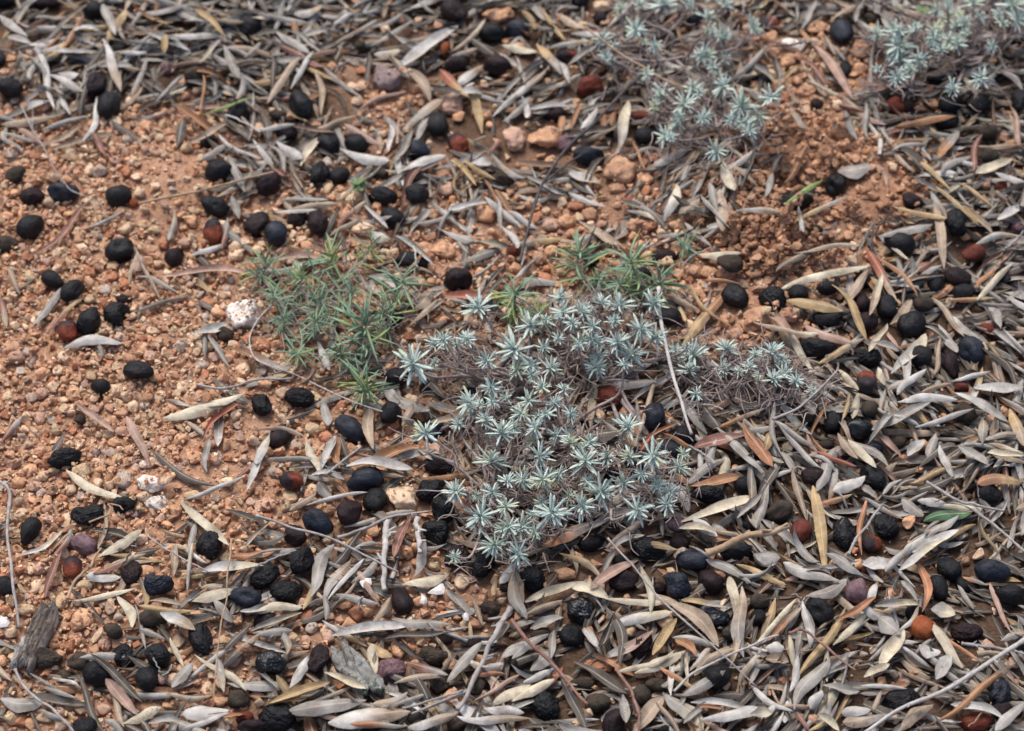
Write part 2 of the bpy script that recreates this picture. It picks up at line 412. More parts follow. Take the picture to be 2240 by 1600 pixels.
SCOL = {'o': (.66, .39, .235), 'c': (.74, .555, .385), 'w': (.80, .76, .70), 'p': (.56, .37, .28), 'r': (.50, .23, .13), 'g': (.47, .395, .335), 'b': (.40, .235, .15), 'u': (.30, .235, .235),
        'y': (.62, .47, .30), 'k': (.13, .11, .095), 's': (.59, .355, .225)}
SNAME = {'o': 'orange-tan', 'c': 'cream', 'w': 'white', 'p': 'pinkish', 'r': 'rusty red', 'g': 'grey-beige', 'b': 'brown', 'u': 'purplish grey', 'y': 'pale yellow', 'k': 'dark grey', 's': 'sandy'}
# (u, v, width px, height px, colour, tilt)
ROCKS = [(530, 687, 74, 78, 'w', 0), (882, 1090, 74, 64, 'c', 0), (343, 1100, 48, 40, 'w', 1), (328, 1058, 62, 40, 'w', 1), (271, 1052, 42, 40, 'g', 0), (1190, 302, 76, 56, 'o', 1),
 (1352, 372, 78, 66, 's', 0), (1128, 303, 52, 60, 'p', 0), (1092, 32, 70, 46, 'o', 0), (990, 226, 64, 52, 'p', 0), (844, 172, 66, 72, 'u', 0), (1733, 97, 58, 34, 'w', 0), (1628, 36, 48, 38, 'o', 0),
 (1318, 14, 52, 34, 'c', 0), (1885, 108, 46, 52, 'b', 0), (1839, 279, 52, 54, 'o', 1), (1697, 280, 56, 62, 'b', 0), (1812, 334, 42, 32, 'b', 0), (972, 547, 54, 44, 'o', 0), (1066, 468, 42, 42, 'o', 0),
 (768, 436, 56, 40, 'y', 0), (800, 503, 60, 36, 'c', 0), (977, 416, 36, 36, 'p', 0), (177, 1357, 52, 48, 'o', 0), (180, 1546, 34, 34, 'c', 0), (152, 1541, 32, 30, 'y', 0), (749, 1320, 50, 34, 'o', 0),
 (779, 1341, 32, 40, 'r', 0), (1306, 148, 48, 44, 'o', 0), (1588, 592, 46, 48, 's', 0), (1549, 598, 36, 36, 's', 0), (1656, 593, 46, 40, 'b', 0), (1655, 692, 58, 54, 's', 0), (1726, 688, 42, 36, 'p', 0),
 (1826, 519, 40, 32, 'o', 0), (1209, 552, 36, 30, 'o', 0), (1240, 484, 36, 32, 'o', 0), (1292, 472, 34, 34, 'b', 0), (1404, 494, 62, 36, 's', 0), (1483, 492, 30, 26, 's', 0), (632, 1090, 34, 34, 'y', 0),
 (577, 1107, 46, 36, 'p', 0), (389, 1281, 34, 32, 'o', 0), (323, 1252, 36, 34, 'o', 0), (700, 1160, 30, 26, 'o', 0), (722, 1116, 30, 28, 'o', 0), (684, 1072, 30, 28, 'c', 0), (686, 939, 34, 32, 'y', 0),
 (713, 957, 38, 34, 'r', 0), (652, 978, 30, 36, 'g', 0), (604, 1030, 32, 30, 'g', 0), (688, 905, 28, 32, 'o', 0), (717, 1379, 34, 30, 'c', 0), (682, 1371, 30, 34, 'g', 0), (644, 1397, 26, 30, 'y', 0),
 (668, 1349, 32, 34, 'r', 0), (630, 1364, 28, 30, 'r', 0), (685, 1325, 26, 34, 'b', 0), (1160, 402, 0, 0, 'o', 0), (1222, 426, 38, 34, 'c', 0), (1350, 412, 34, 26, 's', 0), (1293, 434, 30, 26, 'g', 0),
 (1155, 445, 30, 30, 'o', 0), (1259, 450, 40, 24, 'r', 0), (1428, 344, 34, 26, 'r', 0), (1307, 1459, 64, 32, 'r', 0), (1660, 55, 0, 0, 'o', 0), (1686, 83, 34, 34, 'o', 0), (1790, 60, 46, 30, 'o', 0),
 (1725, 135, 34, 36, 'o', 0), (1768, 198, 46, 34, 's', 0), (1880, 148, 32, 32, 'o', 0), (1777, 200, 0, 0, 'c', 0), (1300, 535, 0, 0, 's', 0), (1345, 540, 26, 24, 's', 0), (1533, 628, 30, 32, 's', 0),
 (1516, 598, 30, 22, 's', 0), (1453, 582, 38, 36, 'b', 0), (1600, 530, 32, 26, 's', 0), (1686, 552, 44, 34, 's', 0), (1780, 478, 46, 36, 's', 0), (1700, 640, 0, 0, 's', 0), (1610, 728, 30, 26, 's', 0),
 (1641, 715, 40, 34, 's', 0), (1590, 697, 34, 28, 's', 0), (882, 30, 0, 0, 'b', 0), (872, 40, 32, 34, 'b', 0), (770, 190, 24, 22, 'c', 0), (783, 222, 28, 26, 'c', 0), (814, 211, 26, 20, 'o', 0),
 (1052, 250, 46, 34, 'o', 0), (1035, 252, 0, 0, 'o', 0), (1134, 103, 34, 24, 'o', 0), (1045, 112, 34, 28, 'b', 0), (283, 305, 34, 22, 'g', 0), (345, 332, 38, 28, 'p', 0), (256, 350, 30, 24, 'p', 0),
 (220, 374, 30, 34, 'g', 0), (197, 372, 22, 32, 'c', 0), (84, 342, 32, 28, 'r', 0), (24, 336, 30, 28, 'g', 0), (70, 395, 50, 30, 'o', 0), (118, 388, 34, 26, 'c', 0), (153, 330, 32, 26, 'c', 0),
 (282, 354, 24, 22, 'o', 0), (67, 610, 32, 22, 'y', 0), (88, 632, 26, 28, 'o', 0), (97, 590, 30, 26, 'r', 0), (230, 635, 26, 30, 'g', 0), (243, 604, 28, 34, 'r', 0), (274, 622, 30, 32, 'r', 0),
 (166, 557, 26, 28, 'r', 0), (196, 655, 32, 26, 'y', 0), (232, 662, 32, 26, 'r', 0), (360, 533, 26, 32, 'r', 0), (404, 532, 30, 28, 'p', 0), (335, 503, 30, 20, 'y', 0), (310, 514, 22, 22, 'r', 0),
 (348, 578, 26, 24, 'c', 0), (516, 543, 32, 32, 'c', 0), (425, 462, 28, 20, 'y', 0), (420, 485, 30, 30, 'o', 0), (118, 726, 26, 34, 'o', 0), (68, 747, 26, 18, 'y', 0), (393, 757, 30, 30, 'g', 0),
 (342, 751, 34, 28, 'o', 0), (314, 762, 28, 28, 'o', 0), (328, 780, 32, 24, 'p', 0), (571, 755, 38, 34, 'r', 0), (534, 805, 34, 32, 'c', 0), (440, 798, 34, 24, 'g', 0), (39, 784, 40, 32, 'p', 0),
 (142, 784, 34, 28, 'c', 0), (72, 790, 24, 38, 'g', 0), (36, 760, 32, 26, 'p', 0), (163, 865, 34, 34, 'o', 0), (115, 846, 28, 28, 'c', 0), (252, 856, 34, 32, 'c', 0), (283, 847, 28, 22, 'p', 0),
 (89, 915, 28, 30, 'p', 0), (115, 921, 20, 22, 'g', 0), (157, 898, 28, 30, 'c', 0), (259, 884, 26, 26, 'y', 0), (290, 889, 30, 32, 'c', 0), (317, 888, 26, 20, 'g', 0), (384, 888, 32, 30, 'o', 0),
 (351, 866, 24, 28, 'c', 0), (399, 848, 24, 34, 'c', 0), (200, 926, 34, 24, 'c', 0), (237, 949, 28, 22, 'y', 0), (250, 970, 30, 22, 'o', 0), (240, 989, 32, 24, 'g', 0), (270, 946, 34, 26, 'p', 0),
 (228, 1015, 26, 26, 'g', 0), (255, 1006, 30, 22, 'y', 0), (207, 990, 24, 22, 'u', 0), (336, 974, 28, 18, 'p', 0), (362, 968, 24, 28, 'p', 0), (432, 987, 20, 34, 'r', 0), (473, 1003, 24, 24, 'w', 0),
 (491, 952, 26, 28, 'r', 0), (322, 1018, 32, 22, 'w', 0), (385, 1027, 24, 22, 'g', 0), (28, 1013, 34, 26, 'p', 0), (65, 1030, 34, 28, 'o', 0), (94, 1044, 32, 26, 'c', 0), (42, 1054, 30, 32, 'o', 0),
 (76, 1064, 32, 28, 'p', 0), (93, 1079, 28, 26, 'g', 0), (178, 1082, 20, 30, 'g', 0), (152, 1074, 28, 24, 'c', 0), (176, 1030, 42, 36, 'y', 0), (34, 1134, 46, 26, 'y', 0), (50, 1120, 26, 18, 'c', 0),
 (80, 1116, 26, 20, 'o', 0), (145, 1138, 24, 36, 'c', 0), (296, 1126, 22, 20, 'u', 0), (298, 1144, 32, 18, 'o', 0), (382, 1115, 30, 34, 'o', 0), (39, 1202, 26, 24, 'o', 0), (73, 1212, 30, 26, 'c', 0),
 (66, 1244, 22, 32, 'c', 0), (91, 1243, 34, 34, 'p', 0), (80, 1283, 24, 34, 'c', 0), (128, 1264, 24, 28, 'c', 0), (189, 1280, 38, 26, 'y', 0), (227, 1321, 26, 30, 'u', 0), (137, 1316, 28, 36, 'y', 0),
 (145, 1346, 22, 28, 'o', 0), (7, 1362, 26, 24, 'w', 0), (170, 1402, 26, 32, 'o', 0), (116, 1410, 32, 24, 'o', 0), (228, 1407, 32, 34, 'p', 0), (46, 1574, 30, 30, 'r', 0), (68, 1586, 26, 32, 'o', 0),
 (98, 1568, 34, 26, 'y', 0), (133, 1587, 32, 26, 'c', 0), (228, 1554, 32, 26, 'p', 0), (480, 1534, 36, 24, 'o', 0), (561, 1523, 34, 20, 'o', 0), (552, 1502, 34, 22, 'p', 0), (453, 1508, 28, 30, 'c', 0),
 (511, 1441, 34, 36, 'g', 0), (501, 1365, 24, 24, 'p', 0), (521, 1352, 22, 24, 'o', 0), (492, 1399, 22, 28, 'y', 0), (470, 1353, 24, 18, 'y', 0), (584, 1304, 20, 30, 'p', 0), (891, 1205, 32, 34, 'o', 0),
 (950, 1236, 24, 24, 'y', 0), (1012, 1272, 34, 40, 'c', 0), (1096, 1314, 26, 24, 'c', 0), (1144, 1365, 28, 26, 'p', 0), (1127, 1384, 26, 26, 'y', 0), (903, 1376, 28, 18, 'y', 0), (1018, 1365, 22, 30, 'c', 0),
 (873, 1420, 34, 48, 'o', 0), (1172, 1345, 38, 24, 'p', 0), (1379, 1380, 34, 36, 'y', 0), (1456, 1357, 42, 42, 'y', 0), (1237, 1255, 44, 32, 'o', 0), (1404, 1331, 22, 16, 'o', 0), (2110, 512, 30, 30, 'o', 0)]
STONE_HITS = []
def stone_at(u, v, wpx, hpx, col, shp, mat, idx, big):
    z = 0
    for _ in range(2):
        p = P(u, v, z); z = float(hat(p[0], p[1]))+.0015
    s = ppm(v); a = wpx/s/2; c = min(a, hpx/s/2)*.72; b = max(.55*a, (hpx/s/2-.25*c)/.80)
    V0, F = shp; rz = random.uniform(0, 6.28)
    R = Matrix.Rotation(rz, 3, 'Z') @ Matrix.Rotation(random.uniform(-.3, .3), 3, 'X')
    V = V0 @ np.array(R.transposed()); V = V/np.abs(V).max(0)*np.array([a, b, c])
    base = np.array(SCOL[col])*random.uniform(.85, 1.12)
    colr = np.ones((len(V), 4)); colr[:, :3] = base
    zc = z-.0015+c*(.72 if wpx > 38 else .58)
    p = P(u, v, zc)
    nm = 'stone' if big else 'pebble'
    me = np_mesh(nm, V, F, mat, col=colr)
    size = 'large' if wpx > 48 else 'medium' if wpx > 34 else 'small'
    kind = ('rough rock' if mat is not M_GRAV else 'stone') if big else 'pebble'
    o = link(nm, me, loc=p, label=unique(f"{size} {SNAME[col]} {kind} {where(u, v, {0: 'white chalky stone', 1: 'cream pitted stone', 10: 'purplish stone', 5: 'tan cracked stone'}.get(idx, ''))}"),
             cat='stone', group='stones and pebbles on the soil')
    raise_disc(p[0], p[1], a, b, 0, zc+c, zc)
    STONE_HITS.append((u, v, wpx/2, hpx/2))
for i, (u, v, a, b, c, t) in enumerate(ROCKS):
    if a == 0: continue
    big = max(a, b) > 38
    if a > 44: stone_at(u, v, a*1.12, b*1.12, c, rock_shape(4, 500+i, .95, .17), M_CHALK if c in 'wc' else M_ROCK, i, True)
    else: stone_at(u, v, a*1.14, b*1.14, c, rock_shape(3, 700+i, .8, .09), M_GRAV, i, big)
print('named stones', len(STONE_HITS))

# the rest of the gravel: joined, far too many to count
def gravel():
    BUSY = np.zeros((400, 560), bool)
    for a, b, c, d in STONE_HITS: BUSY[max(0, int((b-d*.85)/4)):int((b+d*.85)/4)+1, max(0, int((a-c*.85)/4)):int((a+c*.85)/4)+1] = True
    cell = {}; Vs = []; Fs = []; Cs = []; nv = 0
    cols = ['o']*10+['c']*9+['r']*3+['p']*3+['g']+['y']*3+['s']*7+['b']
    def put(n, rlo, rhi, lib, thr, pile, soilcol=False, power=1.0):
        nonlocal nv
        k = 0; tries = 0
        while k < n and tries < n*30:
            tries += 1
            x = random.uniform(X0+.02, X1-.02); y = random.uniform(Y0+.02, Y1-.02)
            if soilcol:
                q = random.choice(SOIL); pp = P(q[0]+random.uniform(-1, 1)*q[2], q[1]+random.uniform(-1, 1)*q[3]); x, y = float(pp[0]), float(pp[1])
            u, v = proj(np.array([x, y, 0])); u = float(u); v = float(v)
            l = lit_at(u, v)/9
            out = not (-150 < u < 2390 and -150 < v < 1750)
            soil = inell(u, v, SOIL)
            if not soilcol and random.random() > max(.03, min(1, 1.15-l*1.3))*(1 if not out else .15): continue
            if inell(u, v, SAND) and random.random() < (.9 if rhi > .0025 else .3): continue
            if soil and not soilcol and random.random() < .75: continue
            if soilcol and not soil: continue
            r = rlo+(rhi-rlo)*random.random()**(power if power > 1 else 2.2)
            if thr:
                ci, cj = int(x/.006), int(y/.006); ok = True
                for a in (-1, 0, 1):
                    for b in (-1, 0, 1):
                        for (xx, yy, rr) in cell.get((ci+a, cj+b), ()):
                            if (xx-x)**2+(yy-y)**2 < (thr*(rr+r))**2: ok = False; break
                        if not ok: break
                    if not ok: break
                if not ok: continue
                if BUSY[max(0, min(399, int(v/4))), max(0, min(559, int(u/4)))]: continue
                cell.setdefault((ci, cj), []).append((x, y, r))
            V0, F = random.choice(PEB if r > .0036 else PEBS if r > .002 else lib)
            sc3 = np.array([r*random.uniform(.85, 1.25), r*random.uniform(.8, 1.1), r*random.uniform(.6, .9)])
            R = np.array(Matrix.Rotation(random.uniform(0, 6.28), 3, 'Z') @ Matrix.Rotation(random.uniform(-.5, .5), 3, 'X'))
            z = float(hat(x, y))
            V = (V0*sc3) @ R.T+np.array([x, y, z+sc3[2]*pile])
            c = np.array(SCOL[random.choice('ssbbsob' if soilcol or (soil and r < .003) else cols)])*random.uniform(.8, 1.15)
            if soilcol: c = c*np.array([.90, .88, .86])
            Vs.append(V); Fs.append(F+nv); Cs.append(np.tile(np.append(c, 1), (len(V), 1))); nv += len(V)
            if r > .0016: raise_disc(x, y, r, r, 0, z+sc3[2]*(pile+.8), z)
            k += 1
        return k
    a = put(6800, .0030, .0060, PEB, .66, .72, power=1.5)+put(7500, .0013, .0030, PEBS, .60, .55)
    link('gravel', np_mesh('gravel', np.concatenate(Vs), np.concatenate(Fs), M_GRAV, col=np.concatenate(Cs), smooth=False), kind='stuff', label='orange, cream and reddish gravel over the bare soil')
    Vs.clear(); Fs.clear(); Cs.clear(); nv = 0
    b = put(18500, .0006, .0019, CR, 0, .5); c = put(2600, .0009, .0045, CR+PEBS, 0, .4, True)
    link('soil_crumbs', np_mesh('soil_crumbs', np.concatenate(Vs), np.concatenate(Fs), M_GRAV, col=np.concatenate(Cs), smooth=False), kind='stuff', label='fine crumbs of orange earth between the stones')
    print('gravel', a, b, c)
gravel()

# ================================================================== LEAVES
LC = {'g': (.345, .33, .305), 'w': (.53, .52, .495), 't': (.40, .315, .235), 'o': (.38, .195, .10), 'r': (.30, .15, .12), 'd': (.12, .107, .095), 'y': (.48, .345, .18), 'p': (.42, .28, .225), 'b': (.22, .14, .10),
      'G': (.22, .31, .10), 'n': (.07, .15, .075), 'c': (.60, .54, .41), 'R': (.36, .125, .08), 'O': (.44, .205, .11)}
LNAME = {'b': 'brown', 'g': 'grey', 'w': 'silvery white', 't': 'tan', 'o': 'orange-brown', 'r': 'reddish brown', 'd': 'dark grey', 'y': 'yellowish', 'p': 'pinkish tan', 'G': 'fresh green', 'n': 'dark green', 'c': 'cream', 'R': 'red', 'O': 'bright orange'}
def leaf_geo(L, W, nu, nv, roll, bend, sway, twist, tip, seed, arc=0.0, cut=(0.0, 1.0)):
    t = np.linspace(cut[0], cut[1], nu); c = np.linspace(-1, 1, nv)
    T, C = np.meshgrid(t, c, indexing='ij')
    hw = W/2*np.clip(np.sin(math.pi*np.clip(t, .012, .988)**tip), 0, 1)**.66*(1+.05*np.sin(t*17+seed))
    if cut[0] == 0: hw[0] = W*.05
    if cut[1] == 1: hw[-1] = W*.015
    HW = hw[:, None]
    r = roll*(.75+.25*np.sin(T*math.pi)); r = np.where(abs(r) < 1e-3, 1e-3, r)
    yy = HW*np.sin(r*C)/r; zz = -HW*(1-np.cos(r*C))/r
    zz = zz-.10*HW*np.exp(-(C/.28)**2)*np.sign(roll+1e-6)*-1
    zz = zz+HW*.10*np.sin(T*9+seed*2+C*2)*np.abs(C)
    a = twist*(T-.5); y2 = yy*np.cos(a)-zz*np.sin(a); z2 = yy*np.sin(a)+zz*np.cos(a)
    X = (T-.5)*L
    if cut[1] < 1: X[-1, :] += L*.05*np.sin(c*4+seed)
    if abs(arc) > .05:                                   # the blade itself curls up or down along a circle
        th = (T-.5)*arc*2; Rr = L/(2*arc); X = Rr*np.sin(th); z2 = z2+Rr*(1-np.cos(th))
    else: z2 = z2+bend*L*(4*T*(1-T)-.5)
    y2 = y2+sway*L*np.sin(math.pi*T)+sway*.5*L*np.sin(2*math.pi*T+seed)
    V = np.stack([X, y2, z2], -1).reshape(-1, 3)
    uv = np.stack([T, (C+1)/2], -1).reshape(-1, 2)
    return V, uv, T.ravel()
QU = {(nu, nv): quads(nu, nv) for nu, nv in ((13, 5), (8, 5), (6, 3))}
SS, SC = np.meshgrid(np.linspace(-.5, .5, 9), np.array([-.35, 0, .35]), indexing='ij'); SS = SS.ravel(); SC = SC.ravel()
def settle(cx, cy, h, L, W, q=.8, tilt=0.0):
    ca, sa = math.cos(h), math.sin(h)
    x = cx+SS*L*ca-SC*W*sa; y = cy+SS*L*sa+SC*W*ca
    z = hat(x, y); s = SS*L
    b = float((s*(z-z.mean())).sum()/(s*s).sum())
    b = max(-.45, min(.45, b*.8+tilt))
    res = np.sort(z-b*s); a = float(res[int(q*(len(res)-1))])
    return a, b
def stamp(cx, cy, h, L, W, a, b, th):
    n = max(4, int(L/RES*1.1)); m = max(2, int(W*.8/RES*1.1))
    s, c = np.meshgrid(np.linspace(-.48, .48, n), np.linspace(-.38, .38, m), indexing='ij'); s = s.ravel()*L; c = c.ravel()*W
    w_ = 1-(2*s/L)**2*.6; c = c*w_
    ca, sa = math.cos(h), math.sin(h)
    j, i = ij(cx+s*ca-c*sa, cy+s*sa+c*ca); z = a+b*s+th
    H[j, i] = np.maximum(H[j, i], z)
def orient(V, h, b):
    pb = math.atan(b); cp, sp = math.cos(pb), math.sin(pb); ca, sa = math.cos(h), math.sin(h)
    x = V[:, 0]*cp-V[:, 2]*sp; z = V[:, 0]*sp+V[:, 2]*cp; y = V[:, 1]
    return np.stack([x*ca-y*sa, x*sa+y*ca, z], -1)
def leaf_col(T, c1, c2, spots):
    f = np.clip((T-.35)/.35, 0, 1)[:, None]
    c = np.array(c1)*(1-f)+np.array(c2)*f
    return np.concatenate([c, np.full((len(T), 1), spots)], 1)

OLIVE_HITS = []
BIG = [q for q in STONE_HITS if q[2] > 15]
OCC = np.zeros((1000, 1400), np.int16)                    # what is already taken, 2 px cells with a margin
def occupy(u, v, r1, r2, ca, sa, val):
    a, b = int((u+280)/2), int((v+200)/2); n = int(max(r1, r2)/2)+2
    y, x = np.mgrid[max(0, b-n):min(1000, b+n), max(0, a-n):min(1400, a+n)]
    du = x*2-280-u; dv = y*2-200-v
    m = ((du*ca+dv*sa)/r1)**2+((-du*sa+dv*ca)/r2)**2 < .9
    OCC[y[m], x[m]] = val
for q in BIG: occupy(q[0], q[1], q[2]*1.05, q[3]*1.05, 1, 0, 10)
def on_olive(us, vs):
    return int(OCC[np.clip(((vs+200)/2).astype(int), 0, 999), np.clip(((us+280)/2).astype(int), 0, 1399)].sum())
class Heap:
    def __init__(s): s.V = []; s.F = []; s.U = []; s.C = []; s.n = 0; s.k = 0
    def add(s, V, F, U, C): s.V.append(V); s.F.append(F+s.n); s.U.append(U); s.C.append(C); s.n += len(V); s.k += 1
    def link(s, name, label): return link(name, np_mesh(name, np.concatenate(s.V), np.concatenate(s.F), M_LEAF, uv=np.concatenate(s.U), col=np.concatenate(s.C)), kind='stuff', label=label)
def scatter_leaves(heap, n, nu, nv, dens_pow, palette, lo, hi, avoid, qq):
    k = 0; tries = 0
    while k < n and tries < n*12:
        tries += 1
        x = random.uniform(X0+.03, X1-.03); y = random.uniform(Y0+.03, Y1-.03)
        u, v = proj(np.array([x, y, 0])); u = float(u); v = float(v)
        l = lit_at(u, v)/9
        outf = 1 if (-120 < u < 2360 and -120 < v < 1720) else .5
        if random.random() > (l**dens_pow)*outf: continue
        if inell(u, v, SAND) and random.random() < .7: continue
        br = v > 1150 and u > 1100
        L = random.triangular(lo, hi, lo+(hi-lo)*.4)
        if br: L *= .82
        W = L*random.uniform(.13, .225)
        # flow: leaves comb loosely into the same direction locally
        h = (mn.noise(Vector((x*7, y*7, 3.3)))*3.2 if random.random() < .55 else random.uniform(0, math.pi))+random.gauss(0, .35)+random.choice((0, math.pi))
        if not avoid or avoid:
            ca, sa = math.cos(h), math.sin(h)
            ss = np.linspace(-.45, .45, 5)*L
            pu, pv = proj(np.stack([x+ss*ca, y+ss*sa, np.full(5, .012)], -1))
            hit = on_olive(pu, pv)
            if hit >= 10: continue
            if avoid and hit >= 1 and random.random() < (.90 if hit == 1 else .985): continue
        tilt = random.gauss(0, .13 if avoid else .07)
        a, b = settle(x, y, h, L, W, qq, tilt)
        roll = random.choice((1, 1, -1))*random.triangular(.35, 2.5, 1.3)
        arc = random.uniform(.5, 1.3)*random.choice((-1, 1)) if random.random() < (.22 if br else .10) else 0
        V, uv, T = leaf_geo(L, W, nu, nv, roll, random.gauss(0, .07), random.gauss(0, .045), random.gauss(0, 1.1), random.uniform(.62, 1.45), random.uniform(0, 9), arc, (0, random.uniform(.45, .85)) if random.random() < .14 else (0.0, 1.0))
        if arc: V[:, 2] += -V[:, 2].min()*.5
        V = orient(V, h, b)+np.array([x, y, a+.0004+W*.14*abs(roll)/1.5])
        ky = random.choice(palette); c1 = np.array(LC[ky])*random.uniform(.6, 1.22)
        c2 = c1 if random.random() < .8 else np.array(LC[random.choice('gtwty')])*random.uniform(.8, 1.1)
        heap.add(V, QU[(nu, nv)], uv, leaf_col(T, c1, c2, random.random()**4*.8))
        stamp(x, y, h, L, W, a, b, .0004+W*.10)
        k += 1
    return k
hp = Heap()
PAL_U = 'ggdddddddttgod'; PAL_T = 'ggggggggggggwwwwwwttttdddddopyrcb'  # under layer: older, duller leaves, darkened further to paint shade into the gaps
print('under leaves', scatter_leaves(hp, 6500, 6, 3, 1.5, PAL_U, .018, .048, False, .72))
